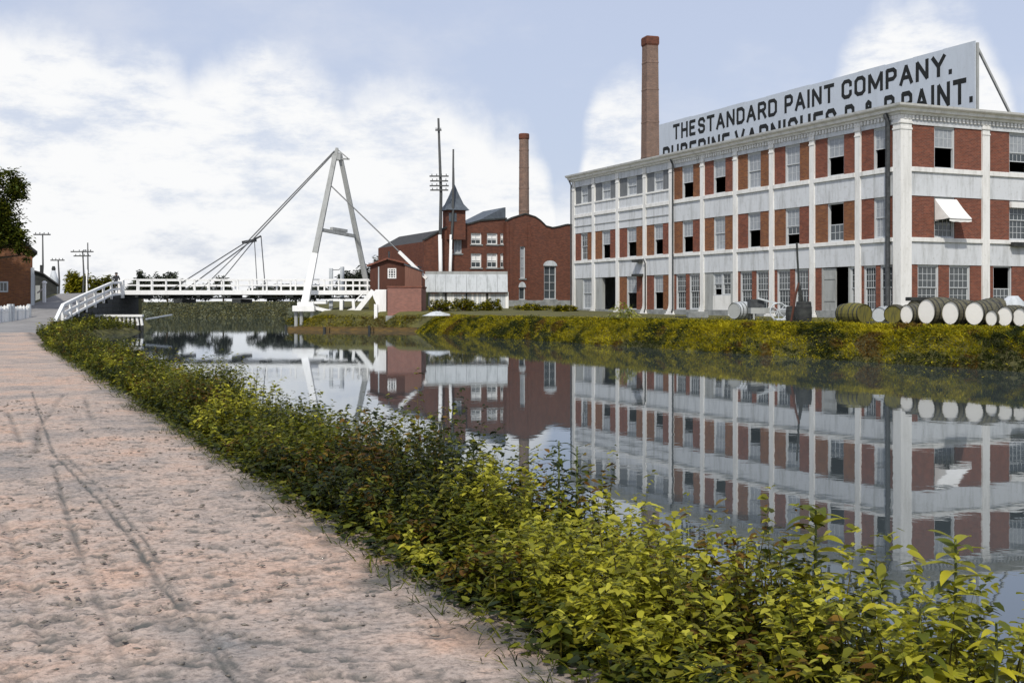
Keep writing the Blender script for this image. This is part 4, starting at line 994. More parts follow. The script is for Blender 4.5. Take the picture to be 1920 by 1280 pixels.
# wharf timbers at right
wh = thing('timber_wharf', 'low brown timber wharf edge at the waterline below the bridge', 'wharf', (0, 0, 0))
A_, B_ = Vector((-7.0, 90.0, 0)), Vector((-17.9, 94.4, 0))
M['wharf'] = surf('wharf_timber', (.17, .105, .03), (.06, .045, .025), 2, stretch=(1, 1, 4))
for k in range(2):
    for j in range(3):
        p, q = lerp(A_, B_, j/3+.004), lerp(A_, B_, (j+1)/3-.004); z = .0+.15*k
        MB().bar(p+Vector((0, .05*k, z)), q+Vector((0, .05*k, z)), .25, .14).build('timber', M['wharf'], wh)
for j in range(26):
    p, q = lerp(A_, B_, j/26+.001), lerp(A_, B_, (j+1)/26-.001); MB().add([p+Vector((0, .1, 0.24)), q+Vector((0, .1, 0.24)), q+Vector((.5, 1.3, 0.24)), p+Vector((.5, 1.3, 0.24)), p+Vector((0, .1, 0.30)), q+Vector((0, .1, 0.30)), q+Vector((.5, 1.3, 0.30)), p+Vector((.5, 1.3, 0.30))], [(0, 1, 2, 3), (4, 5, 6, 7), (0, 1, 5, 4), (1, 2, 6, 5), (2, 3, 7, 6), (3, 0, 4, 7)]).build('plank', M['wharf'], wh)
for j in range(4):
    p = lerp(A_, B_, (0, .36, .7, 1)[j]); MB().tube([p+Vector((-.1, -.22, -1)), p+Vector((-.1, -.22, .3+.12*(j % 2))), ], .1, 8).build('pile', M['dark'], wh)
# dark mooring post standing in the canal under the bridge's free side
# ================================================================== white board fence
fn = thing('board_fence', 'tall pale board fence in front of the brick works', 'fence', (gx(797, 101), 101, 1.6), .06)
fl = (gx(952, 103)-gx(797, 101))/math.cos(.06); fh = gz(514, 101)-1.6
nbd = 34
for i in range(nbd):
    a = fl*i/nbd; h_ = fh*.46+rnd.uniform(-.02, .02)
    MB().box(a+.008, a+fl/nbd-.008, .0, .04, -.1, h_).build('board', M['palewood'] if rnd.random() < .55 else M['white3'], fn)
for i in range(5):
    a = fl*i/4; MB().box(a-.07, a+.07, -.06, -.002, -.1, fh*.5).build('post', M['dark'] if i < 4 else M['white3'], fn)
for i in range(8):
    a, b = fl*i/8, fl*(i+1)/8
    MB().add([(a+.01, -.28, fh*.5), (b-.01, -.28, fh*.5), (b-.01, .12, fh), (a+.01, .12, fh), (a+.01, -.24, fh*.5-.03), (b-.01, -.24, fh*.5-.03), (b-.01, .16, fh-.03), (a+.01, .16, fh-.03)],
             [(0, 1, 2, 3), (4, 5, 6, 7), (0, 1, 5, 4), (1, 2, 6, 5), (2, 3, 7, 6), (3, 0, 4, 7)]).build('top_board', M['palewood'], fn)
MB().box(0, fl, -.3, .05, fh*.47, fh*.5-.035).build('rail', M['dark'], fn)
MB().box(0, fl, .2, .3, fh*.5, fh+.25).build('backing_board', M['greywood'], fn)

# ================================================================== POLES
def upole(label, u0, vt, u1, vb, d, r, arms=(), paint=None, group='telegraph poles', cat='pole'):
    top_ = at(u0, vt, d); bot = at(u1, vb, d); t = thing('telegraph_pole', label, cat, bot, 0, group)
    ln = top_-bot; kink = ln*.6+Vector((r*.8, 0, 0))
    MB().tube([(0, 0, -.3), ln*.33, kink, ln], [r, r*.92, r*.8, r*.55], 8).build('shaft', M['pole'], t, smooth=True)
    if paint: MB().tube([(0, 0, 0), ln*paint], [r*1.03, r*.99], 8).build('painted_foot', M['white3'], t, smooth=True)
    for v, w in arms:
        z = gz(v, d)-bot.z; q = z/ln.z; c = ln*q
        a = MB().box(c.x-w/2, c.x+w/2, -r-.1, -r-.002, c.z-.06, c.z+.06).build('crossarm', M['pole'], t)
        ins = MB()
        for i in range(4):
            x = c.x-w/2+w*(i+.5)/4; ins.tube([(x, -r-.05, c.z+.061), (x, -r-.05, c.z+.2)], [.03, .05], 6)
        ins.build('insulators', M['darkgrey'], a)
    return t
upole('tall crooked telegraph pole with crossarms before the turret', 822, 222, 827, 574, 105.3, .17, [(331, 1.7), (340, 1.6), (349, 1.7), (357, 1.6), (245, .55)], .38)
upole('shorter leaning pole close to the pointed turret', 850, 280, 842.5, 574, 105.8, .14, [], .456)
upole('bare pole above the dark shed left of the ramp', 80, 438, 77, 592, 112, .11, [(440, 1.6)])
upole('thin pole between the cone roof and the green bushes', 109, 487, 110.5, 589, 120, .12, [(488, 1.4)])
upole('twin-armed telegraph pole behind the ramp', 155, 470, 156.5, 586, 125, .12, [(472, 2.4), (480, 1.8)])
upole('slender pale telegraph pole nearest the ramp railing', 164.5, 455, 162, 589, 118, .10, [(472, .9)], .62)
upole('short pole peeping over the fence left of the brick works', 787, 463, 787, 573, 108, .08, [(470, .5), (476, .5)])

# ================================================================== LEFT HOUSES
HO = 86.0
hs = thing('brick_house', 'brick house with dark roof behind a picket fence at left edge', 'house', (gx(61, HO), HO, .9), ANG)
wE = hs.location.x; ze = gz(470, HO)-.9; wd = 7.4
hwz = [gx(-20, HO)-wE, gx(24, HO)-wE]
def hgab(a): return ze+(2.9*(1-abs(a+wd/2)/(wd/2)))
mb = MB(); zz0, zz1 = gz(548, HO)-.9, gz(528, HO)-.9; hx0, hx1 = gx(3, HO)-wE, gx(19, HO)-wE
mb.prism([(hx1, 0), (0, 0), (0, hgab(0)), (hx1, hgab(hx1))], 'y', 0, .3); mb.box(hx0, hx1, 0, .3, 0, zz0); mb.prism([(hx0, zz1), (hx1, zz1), (hx1, hgab(hx1)), (hx0, hgab(hx0))], 'y', 0, .3)
mb.prism([(-wd, 0), (hx0, 0), (hx0, hgab(hx0)), (-wd/2, hgab(-wd/2)), (-wd, hgab(-wd))], 'y', 0, .3)
mb.box(-.3, 0, .302, 9, 0, ze-.02); mb.build('wall', M['brick_o'], hs)
rf = MB(); o_ = .32
rf.add([(o_, -o_, ze-.25), (-wd/2, -o_, ze+3.0), (-wd-o_, -o_, ze-.25), (-wd-o_, 9.3, ze-.25), (-wd/2, 9.3, ze+3.0), (o_, 9.3, ze-.25),
        (o_, -o_, ze-.05), (-wd/2, -o_, ze+3.2), (-wd-o_, -o_, ze-.05), (-wd-o_, 9.3, ze-.05), (-wd/2, 9.3, ze+3.2), (o_, 9.3, ze-.05)],
       [(0, 1, 4, 5), (1, 2, 3, 4), (6, 7, 10, 11), (7, 8, 9, 10), (0, 6, 7, 1), (1, 7, 8, 2), (2, 8, 9, 3), (3, 9, 10, 4), (4, 10, 11, 5), (5, 11, 6, 0)])
rf.build('roof', M['roof'], hs)
wfm = MB(); wfm.box(hx0, hx0+.1, -.03, .15, zz0, zz1); wfm.box(hx1-.1, hx1, -.03, .15, zz0, zz1); wfm.box(hx0+.1, hx1-.1, -.03, .15, zz1-.1, zz1); wfm.box(hx0+.1, hx1-.1, -.05, .15, zz0, zz0+.1); wfm.box((hx0+hx1)/2-.03, (hx0+hx1)/2+.03, 0, .1, zz0+.1, zz1-.1)
wo = wfm.build('window', M['palewood'], hs); MB().box(hx0+.1, hx1-.1, .11, .13, zz0+.1, zz1-.1).build('pane', M['glass'], wo)
MB().box(-.12, .12, -.1, -.002, 0, gz(502, HO)-.9).build('corner_board', M['palewood'], hs)
pc = MB(); pc.box(.13, gx(66, HO)-wE, .5, 1.4, 0, gz(512, HO)-.9); pc.build('porch', M['palewood'], hs)
MB().add([(.0, .3, gz(508, HO)-.9), (gx(68, HO)-wE, .3, gz(513, HO)-.9), (gx(68, HO)-wE, 1.6, gz(513, HO)-.9), (.0, 1.6, gz(508, HO)-.9)], [(0, 1, 2, 3)]).build('porch_roof', M['roof'], hs)
# picket fence
pk = thing('picket_fence', 'white picket fence before the brick house at left edge', 'fence', (gx(-14, 72), 72, .62), 0)
x1 = gx(53, 76)-pk.location.x; dy = 4.0; n = 22
for i in range(n+1):
    q = i/n; h_ = 1.32+.05*(i % 2)+rnd.uniform(-.03, .03); x = x1*q; y = dy*q
    if 9 <= i <= 10: h_ += .1
    MB().prism([(x-.055, -.1), (x+.055, -.1), (x+.055, h_-.06), (x, h_), (x-.055, h_-.06)], 'y', y, y+.03).build('paling', M['palewood'] if i % 5 == 0 else M['white3'], pk)
for z in (.35, 1.05): MB().bar((0, .06, z), (x1, dy+.06, z), .05, .09).build('rail', M['white3'], pk)
for q in (.02, .42, .5, .99): MB().box(x1*q-.1, x1*q+.1, dy*q+.1, dy*q+.3, -.2, 1.45).build('post', M['palewood'], pk)
# gate post with sloping rail
gp = thing('gate_post', 'white turned gate post with sloping rail beside the road', 'post', (gx(83, 88), 88, .95))
MB().box(-.1, .1, -.1, .1, 0, gz(531, 88)-.95).build('post', M['white3'], gp); MB().tube([(0, 0, gz(531, 88)-.95), (0, 0, gz(529, 88)-.95), (0, 0, gz(526.5, 88)-.95)], [.2, .2, .06], 10).build('cap', M['white3'], gp)
MB().bar((0, 0, gz(540, 88)-.95), (gx(68, 88)-gx(83, 88), .2, gz(549, 88)-.95), .08, .1).build('rail', M['white3'], gp)
# dark shed behind
SD = 108.0
sd = thing('dark_shed', 'dark low shed with sloping roof and stub chimney beyond the brick house', 'shed', (gx(60, SD), SD, 1.0), ANG)
sx = lambda u: gx(u, SD)-sd.location.x; sz = lambda v: gz(v, SD)-1.0
MB().prism([(sx(50), 0), (sx(104), 0), (sx(104), sz(532)), (sx(78), sz(513)), (sx(62), sz(508)), (sx(50), sz(510))], 'y', 0, 5).build('wall', M['dark'], sd)
MB().prism([(sx(50), sz(509)), (sx(62), sz(506)), (sx(79), sz(511)), (sx(109), sz(534)), (sx(108), sz(536)), (sx(78), sz(513.2)), (sx(62), sz(508.2)), (sx(50), sz(510.2))], 'y', -.3, 5.3).build('roof', M['roof'], sd)
MB().box(sx(75), sx(80), 1, 1.5, sz(514), sz(496)).build('chimney', M['dark'], sd)
MB().box(sx(66), sx(74), -.05, -.002, .2, sz(535)).build('door', M['greywood'], sd)
# pale cone-topped tower far off
TD = 190.0
tw = thing('cone_tower', 'pale grey cone with dark cap rising behind the shed', 'tower', (gx(100.5, TD), TD, 1.5))
MB().tube([(0, 0, 0), (0, 0, gz(524, TD)-1.5), (0, 0, gz(507, TD)-1.5)], [.78, .72, .28], 14).build('cone', M['palewood'], tw, smooth=True)
MB().tube([(0, 0, gz(507.5, TD)-1.5), (0, 0, gz(504, TD)-1.5), (0, 0, gz(499, TD)-1.5)], [.26, .33, .2], 12).build('cap', M['dark'], tw, smooth=True)
# person on the bridge head
def person():
    base = Vector((gx(218, 99.6), 99.6, 3.0))
    t = thing('person', 'person in dark clothes standing at the left end of the bridge', 'person', base, .5)
    J = {'pel': (0, 0, .92), 'waist': (0, 0, 1.08), 'chest': (.0, .02, 1.3), 'neck': (0, .0, 1.48), 'head': (0, -.03, 1.58), 'crown': (0, -.03, 1.7),
         'sl': (-.19, .01, 1.42), 'el': (-.27, -.02, 1.16), 'wl': (-.2, -.2, 1.02), 'hl': (-.18, -.27, 1.01), 'sr': (.19, .01, 1.42), 'er': (.27, -.02, 1.16), 'wr': (.2, -.2, 1.02), 'hr': (.18, -.27, 1.01),
         'hpl': (-.1, 0, .88), 'kl': (-.11, -.03, .5), 'al': (-.12, .02, .09), 'tl': (-.13, -.13, .04), 'hpr': (.1, 0, .88), 'kr': (.11, -.03, .5), 'ar': (.12, .02, .09), 'tr': (.13, -.13, .04)}
    R = {'pel': .15, 'waist': .14, 'chest': .16, 'neck': .055, 'head': .09, 'crown': .075, 'sl': .075, 'el': .055, 'wl': .04, 'hl': .042, 'sr': .075, 'er': .055, 'wr': .04, 'hr': .042,
         'hpl': .1, 'kl': .075, 'al': .05, 'tl': .04, 'hpr': .1, 'kr': .075, 'ar': .05, 'tr': .04}
    E = [('pel', 'waist'), ('waist', 'chest'), ('chest', 'neck'), ('neck', 'head'), ('head', 'crown'), ('chest', 'sl'), ('sl', 'el'), ('el', 'wl'), ('wl', 'hl'), ('chest', 'sr'), ('sr', 'er'), ('er', 'wr'), ('wr', 'hr'),
         ('pel', 'hpl'), ('hpl', 'kl'), ('kl', 'al'), ('al', 'tl'), ('pel', 'hpr'), ('hpr', 'kr'), ('kr', 'ar'), ('ar', 'tr')]
    ks = list(J); me = bpy.data.meshes.new('body'); me.from_pydata([J[k] for k in ks], [(ks.index(a), ks.index(b)) for a, b in E], [])
    me.materials.append(M['cloth']); o = bpy.data.objects.new('body', me); C.objects.link(o); o.parent = t
    o.modifiers.new('skin', 'SKIN'); o.modifiers.new('sub', 'SUBSURF').levels = 1
    for k, v in zip(ks, me.skin_vertices[0].data): v.radius = (R[k], R[k]); v.use_root = (k == 'pel')
    MB().tube([(0, -.035, 1.5), (0, -.045, 1.55), (0, -.04, 1.64)], [.06, .1, .1], 10).build('face', M['skin'], t, smooth=True)
    MB().tube([(0, -.03, 1.63), (0, -.03, 1.645), (0, -.03, 1.65), (0, -.03, 1.76)], [.17, .17, .115, .1], 12).build('hat', M['dark'], t, smooth=True)
person()

# ================================================================== BARRELS AND YARD CLUTTER
def barrel(name, label, loc_, axis_rz, r, L_, endmat, sidemat, group=None, tilt=0.0):
    """lies on its side, axis along local y, end facing -y"""
    t = thing(name, label, 'barrel', loc_, axis_rz, group); n = 22; prof = []
    for i in range(9):
        q = i/8; prof.append((r*(.84+.16*math.sin(math.pi*q)), L_*q))
    vs = []; fs = []
    for rr, y in prof:
        for k in range(n):
            a = 2*math.pi*k/n; vs.append((rr*math.cos(a), y, r+rr*math.sin(a)))
    for j in range(len(prof)-1):
        for k in range(n): fs.append((j*n+k, j*n+(k+1) % n, (j+1)*n+(k+1) % n, (j+1)*n+k))
    MB().add(vs, fs).build('staves', sidemat, t, smooth=False)
    for y in (.035, L_-.045):
        m_ = MB(); m_.tube([(0, y, r), (0, y+.03, r)], r*.84, n); m_.build('head', endmat if y < .1 else sidemat, t)
    for q in (.02, .16, .34, .66, .84, .95):
        y0 = L_*q; rr = r*(.84+.16*math.sin(math.pi*(q+.015)))+.008; m_ = MB()
        m_.tube([(0, y0, r), (0, y0+.05, r)], rr, n, caps=False); m_.build('hoop', M['hoop'], t)
    return t
BG = 'white-headed barrels along the far bank'
bl = [(1699, 593, 35, 'smallest white-headed barrel left of the white row on the bank'), (1736, 588.5, 46, 'largest white-headed barrel standing highest in the bank row'),
      (1781, 592.5, 43, 'white-headed barrel third from left in the bank row'), (1826, 592.5, 43, 'cream-headed barrel fourth from left in the bank row'),
      (1858, 599, 29, 'small cream barrel pressed against its neighbours at right'), (1883, 597, 36, 'cream barrel in the middle of the right-hand trio'), (1911, 599, 34, 'rightmost cream barrel at the edge of the picture')]
for u, v, hpx, lab in bl:
    k = (u-CX)/F; d = (31.6+rnd.uniform(-.1, .1))/(CA*k+SA); r = hpx/F*d/2/.84
    barrel('barrel', lab, (k*d, d, 1.24+rnd.uniform(-.01, .01)), ANG-math.pi/2+rnd.uniform(-.1, .1), r, r*2.3, M['barrel_end'], M['stave'], BG)
# second row behind, ends unpainted
for i, (u, off, lab) in enumerate(((1715, 34.0, 'dark barrel lying behind the two leftmost white-headed barrels'), (1760, 34.2, 'dark barrel behind the gap right of the tallest white one'), (1845, 34.4, 'dark barrel behind the cream barrel trio'))):
    k = (u-CX)/F; d = off/(CA*k+SA); barrel('barrel', lab, (k*d, d, 1.25), ANG-math.pi/2+rnd.uniform(-.2, .2), .52, 1.15, M['stave'], M['stave'], 'unpainted barrels in the second row')
# big mossy cask and neighbours
k = (1617-CX)/F; d = 31.8/(CA*k+SA); barrel('mossy_cask', 'big moss-stained cask lying on the bank with its dark end turned right', (k*d+.1, d, 1.22), math.radians(24), .44, 1.35, M['moss'], M['moss'])
k = (1648-CX)/F; d = 33.5/(CA*k+SA); barrel('barrel', 'pale grey barrel between the mossy cask and the dark keg', (k*d, d, 1.25), ANG-1.2, .36, .9, M['palewood'], M['palewood'])
k = (1674-CX)/F; d = 32/(CA*k+SA); barrel('barrel', 'dark mossy keg just left of the white-headed row', (k*d, d, 1.24), ANG-1.0, .4, .8, M['moss'], M['stave'])
k = (1376-CX)/F; d = 34/(CA*k+SA); barrel('barrel', 'grey drum with round end facing left near the board panel', (k*d, d, 1.25), ANG-math.pi/2+.25, .47, 1.25, M['greywood'], M['palewood'])
# upright kegs round the pole
def keg(label, u, off, h_, r):
    k = (u-CX)/F; d = off/(CA*k+SA); t = thing('keg', label, 'keg', (k*d, d, 1.2), 0, 'dark kegs by the leaning pole'); n = 16
    MB().tube([(0, 0, 0), (0, 0, h_*.25), (0, 0, h_*.5), (0, 0, h_*.75), (0, 0, h_)], [r*.86, r*.97, r, r*.97, r*.86], n).build('staves', M['dark'], t)
    for q in (.08, .28, .72, .9):
        m_ = MB(); m_.tube([(0, 0, h_*q), (0, 0, h_*q+.04)], r*(.87+.13*math.sin(math.pi*q))+.008, n, caps=False); m_.build('hoop', M['hoop'], t)
keg('upright dark keg at the foot of the leaning pole', 1507, 31.3, .95, .34); keg('dark keg half hidden left of the pole', 1487, 33, .75, .33)
lp = thing('leaning_pole', 'thin dark pole standing before the ground floor windows', 'pole', (0, 0, 0))
k = (1497-CX)/F; d = 31.6/(CA*k+SA)
pb = lambda u, v: at(u, v, d)
MB().tube([pb(1494, 455), pb(1495, 480), pb(1497, 515), pb(1499, 545), pb(1503, 605)], .045, 8).build('shaft', M['dark'], lp)
MB().tube([pb(1498, 530), pb(1492, 552), pb(1483, 605)], .05, 8).build('prop', M['hut'], lp); MB().tube([pb(1499, 535), pb(1503, 556), pb(1513, 605)], .05, 8).build('prop', M['dark'], lp)
# hand cart / timber heap
ct = thing('hand_cart', 'grey handcart with raised shafts among the yard clutter', 'cart', (0, 0, 0))
k = (1420-CX)/F; d = 34.5/(CA*k+SA); cp_ = lambda u, v, dd=0: at(u, v, d+dd)
def cbar(a, b, w, h, nm, m_): MB().bar(a, b, w, h).build(nm, m_, ct)
x0, x1 = gx(1408, d), gx(1452, d)
MB().box(x0, x1, d, d+1.0, gz(588, d), gz(577, d)).build('bed', M['greywood'], ct)
MB().box(x0, gx(1434, d), d+.1, d+.9, gz(577, d)+.002, gz(561, d)).build('box', M['darkgrey'], ct)
cbar(cp_(1421, 559, -.05), cp_(1490, 578, -.05), .07, .08, 'shaft', M['palewood']); cbar(cp_(1421, 559, .9), cp_(1490, 578, .9), .07, .08, 'shaft', M['palewood'])
for dd in (-.12, 1.05):
    m_ = MB(); c_ = cp_(1460, 584, dd); r_ = .42; pts = [c_+Vector((r_*math.cos(a), 0, r_*math.sin(a))) for a in np.linspace(0, 2*math.pi, 17)]
    m_.tube(pts, .035, 6, caps=False)
    for a in np.linspace(0, math.pi, 5)[:-1]: m_.bar(c_+Vector((r_*math.cos(a), 0, r_*math.sin(a))), c_-Vector((r_*math.cos(a), 0, r_*math.sin(a))), .03, .03)
    m_.build('wheel', M['palewood'], ct)
for dd in (.05, .85): cbar(Vector((x0+.15, d+dd, 1.24)), Vector((x0+.15, d+dd, gz(588, d))), .08, .08, 'leg', M['greywood'])
# lumber baulks lying by the wall
for lab, u0, u1, v0, v1, off, mm in (('long pale timber baulk lying below the twin windows', 1455, 1492, 577, 580, 35, 'palewood'), ('short dark plank stack under the sixth bay', 1270, 1290, 583, 586, 36, 'dark'),
                                     ('grey stone block stack below the pilaster', 1290, 1330, 575, 588, 37, 'stone'), ('dark beam resting on barrels before the corner pier', 1704, 1774, 566, 573, 34.0, 'dark'),
                                     ('dark low skid beam between cask and white barrels', 1632, 1672, 607, 610, 31.0, 'dark')):
    k = ((u0+u1)/2-CX)/F; d = off/(CA*k+SA); a, b = gx(u0, d), gx(u1, d)
    m_ = MB(); m_.box(-(b-a)/2, (b-a)/2, 0, .4, 0, max(.12, (v1-v0)/F*d)); o = m_.build('timber_baulk' if mm != 'stone' else 'stone_block', M[mm], bevel=.02)
    o.location = ((a+b)/2, d, 2.17 if 'resting' in lab else 1.25); o.rotation_euler = (0, 0, .25); tag(o, lab, 'timber' if mm != 'stone' else 'stone')
# sacks by the right pilaster
def sack(lab, u, v, off, r):
    k = (u-CX)/F; d = off/(CA*k+SA); m_ = MB(); n, mm = 12, 7; vs = []; fs = []
    for j in range(mm+1):
        q = j/mm; rr = r*(math.sin(math.pi*(q*.86+.1))**.6); z = r*2.0*q
        for i in range(n):
            a = 2*math.pi*i/n; w = 1+.12*math.sin(3*a+j)+.07*math.sin(5*a+2*j); vs.append((rr*w*math.cos(a), rr*w*.8*math.sin(a), z))
    for j in range(mm):
        for i in range(n): fs.append((j*n+i, j*n+(i+1) % n, (j+1)*n+(i+1) % n, (j+1)*n+i))
    fs.append(tuple(range(mm*n, mm*n+n))); fs.append(tuple(range(n))[::-1])
    o = m_.add(vs, fs).build('sack', M['palewood'], smooth=True); o.location = (k*d, d, 1.25); tag(o, lab, 'sack', 'pale sacks by the right-hand windows')
sack('pale bulging sack at the foot of the right pilaster', 1853, 570, 35.5, .5); sack('pale sack under the window at the right edge', 1900, 560, 35.5, .55)
# pale heap by the brick pier
m_ = MB(); vs = []; fs = []; n, mm = 18, 6
for j in range(mm+1):
    q = j/mm
    for i in range(n):
        a = 2*math.pi*i/n; w = 1+.2*math.sin(2*a+1)+.14*math.sin(5*a+j)+.1*math.sin(7*a+2*j); vs.append((.85*(1-q)*w*math.cos(a)+.25*q, .6*(1-q)*w*math.sin(a), .3*(1-(1-q)**1.5)+.05*math.sin(3*a+j)*(0 < j < mm)))
for j in range(mm):
    for i in range(n): fs.append((j*n+i, j*n+(i+1) % n, (j+1)*n+(i+1) % n, (j+1)*n+i))
o = m_.add(vs, fs).build('sand_heap', M['palewood'], smooth=True); o.location = (gx(817, 84), 84, 1.25); tag(o, 'low whitish heap on the grass right of the brick abutment', 'heap')

# ================================================================== VEGETATION
DARK = [(48, 56, 24), (58, 66, 26), (40, 50, 28), (68, 72, 24)]
MIDG = [(84, 90, 28), (98, 100, 28), (72, 80, 30), (108, 106, 34)]
LITE = [(136, 136, 44), (156, 152, 48), (120, 122, 40), (170, 166, 62)]
BRWN = [(104, 80, 34), (88, 64, 28), (120, 98, 40)]
GOLD = [(150, 138, 20), (134, 126, 22), (166, 150, 24), (118, 116, 24), (100, 104, 26)]
def rnddir(n, zlo=-.2, zhi=.8):
    a = rng.uniform(0, 6.2832, n); z = rng.uniform(zlo, zhi, n); r = np.sqrt(1-np.clip(z*z, 0, .99)); return np.stack([r*np.cos(a), r*np.sin(a), z], 1)
def weeds(name, s0, s1, per_m2, nleaf, lsize, hgt, label, fine, tmax=3.75):
    area = (s1-s0)*(tmax-2.3); n = int(area*per_m2); lv = Leaves(); stem = Leaves()
    s = s0+(s1-s0)*rng.random(n); t = 2.3+(tmax-2.3)*rng.random(n)**.9
    y_ = SA*t+CA*s; x_ = CA*t-SA*s
    sh = np.where(y_ > 55, np.interp(y_, [55, 62, 72, 80, 88], [0, .5, 2.2, 4.0, 5.4]), 0)
    if s0 >= 50:
        xp = np.interp(y_, [a for a, b in PR], [b for a, b in PR]); xl = np.interp(y_, [a for a, b in LW], [b for a, b in LW]); x_ = xp+.15+(xl-xp)*rng.random(n)**.9
        zb = .35+np.clip(.4*(y_-60)/20, 0, .5)*(1-(x_-xp)/np.maximum(xl-xp, .1))
    else: zb = np.interp(t, [2.2, 2.9, 3.7], [.44, .36, .1])
    base = np.stack([x_, y_, zb], 1)
    clump = vnoise(s, t*2, 1.3, 31); clump2 = vnoise(s, t*2, .5, 33)
    H = hgt*(.45+.75*clump)*(.6+.6*rng.random(n))*np.interp(t if s0 < 50 else np.full(n, 3.0), [2.3, 2.7, 3.2, 3.75], [.35, .75, 1.0, .95])
    if s0 < 20: H = H*np.interp(s, [3, 4.2, 5, 6.2, 6.7, 8, 9.5, 11, 14], [1.0, 1.05, .86, .86, 1.3, 1.35, 1.2, 1.05, 1])
    lean = rnddir(n, .0, .3)*.3; lean[:, 0] -= .06
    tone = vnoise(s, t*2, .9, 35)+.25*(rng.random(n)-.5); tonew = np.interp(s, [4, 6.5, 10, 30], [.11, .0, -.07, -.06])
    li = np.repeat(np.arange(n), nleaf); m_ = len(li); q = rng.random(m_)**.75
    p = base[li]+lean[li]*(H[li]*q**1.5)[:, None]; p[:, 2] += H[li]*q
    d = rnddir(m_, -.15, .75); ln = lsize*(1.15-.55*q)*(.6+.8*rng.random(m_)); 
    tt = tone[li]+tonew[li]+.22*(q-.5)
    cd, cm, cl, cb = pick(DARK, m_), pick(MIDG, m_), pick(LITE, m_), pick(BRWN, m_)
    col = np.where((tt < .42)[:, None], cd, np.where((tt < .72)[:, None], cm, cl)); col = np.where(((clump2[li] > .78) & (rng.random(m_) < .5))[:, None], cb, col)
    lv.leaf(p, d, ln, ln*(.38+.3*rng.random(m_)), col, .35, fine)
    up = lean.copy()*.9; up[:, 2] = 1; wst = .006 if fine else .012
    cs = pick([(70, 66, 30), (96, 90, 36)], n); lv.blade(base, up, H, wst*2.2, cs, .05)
    # grass skirt on the path side
    g = int((s1-s0)*(330 if fine else 90)); gs = s0+(s1-s0)*rng.random(g); gt = 2.05+.6*rng.random(g)**.8+.15*(vnoise(gs, gs*0, .6, 44)-.5)
    if s0 < 50:
        gp = np.stack([CA*gt-SA*gs, SA*gt+CA*gs, np.full(g, .42)], 1); gl = (.06+.16*rng.random(g))*(1 if fine else 1.4)
        lv.blade(gp, rnddir(g, .45, .95), gl, .008 if fine else .016, np.where((rng.random(g) < .6)[:, None], pick(MIDG, g), pick(DARK, g)), .5)
        g2 = g; gs = s0+(s1-s0)*rng.random(g2); gt = 2.2+.5*rng.random(g2); gp = np.stack([CA*gt-SA*gs, SA*gt+CA*gs, np.full(g2, .43)+.1*rng.random(g2)], 1)
        gl = lsize*(.5+.6*rng.random(g2)); lv.leaf(gp, rnddir(g2, -.1, .5), gl, gl*.6, np.where((rng.random(g2) < .5)[:, None], pick(MIDG, g2), pick(DARK, g2)), .2, fine)
    o = lv.build(name, M['leaf']); tag(o, label, 'weeds', kind='stuff')
weeds('bank_weeds', 3.0, 9, 130, 34, .075, .74, 'dense leafy weeds along the near bank in the foreground', True)
weeds('bank_weeds', 9, 20, 95, 28, .08, .76, 'dense olive weeds along the middle of the near bank', True)
weeds('bank_weeds', 20, 50, 45, 22, .11, .80, 'dark weeds along the near bank farther off', False)
weeds('bank_weeds', 50, 97, 9, 18, .2, .75, 'far weeds curving along the near bank to the pile fender', False)
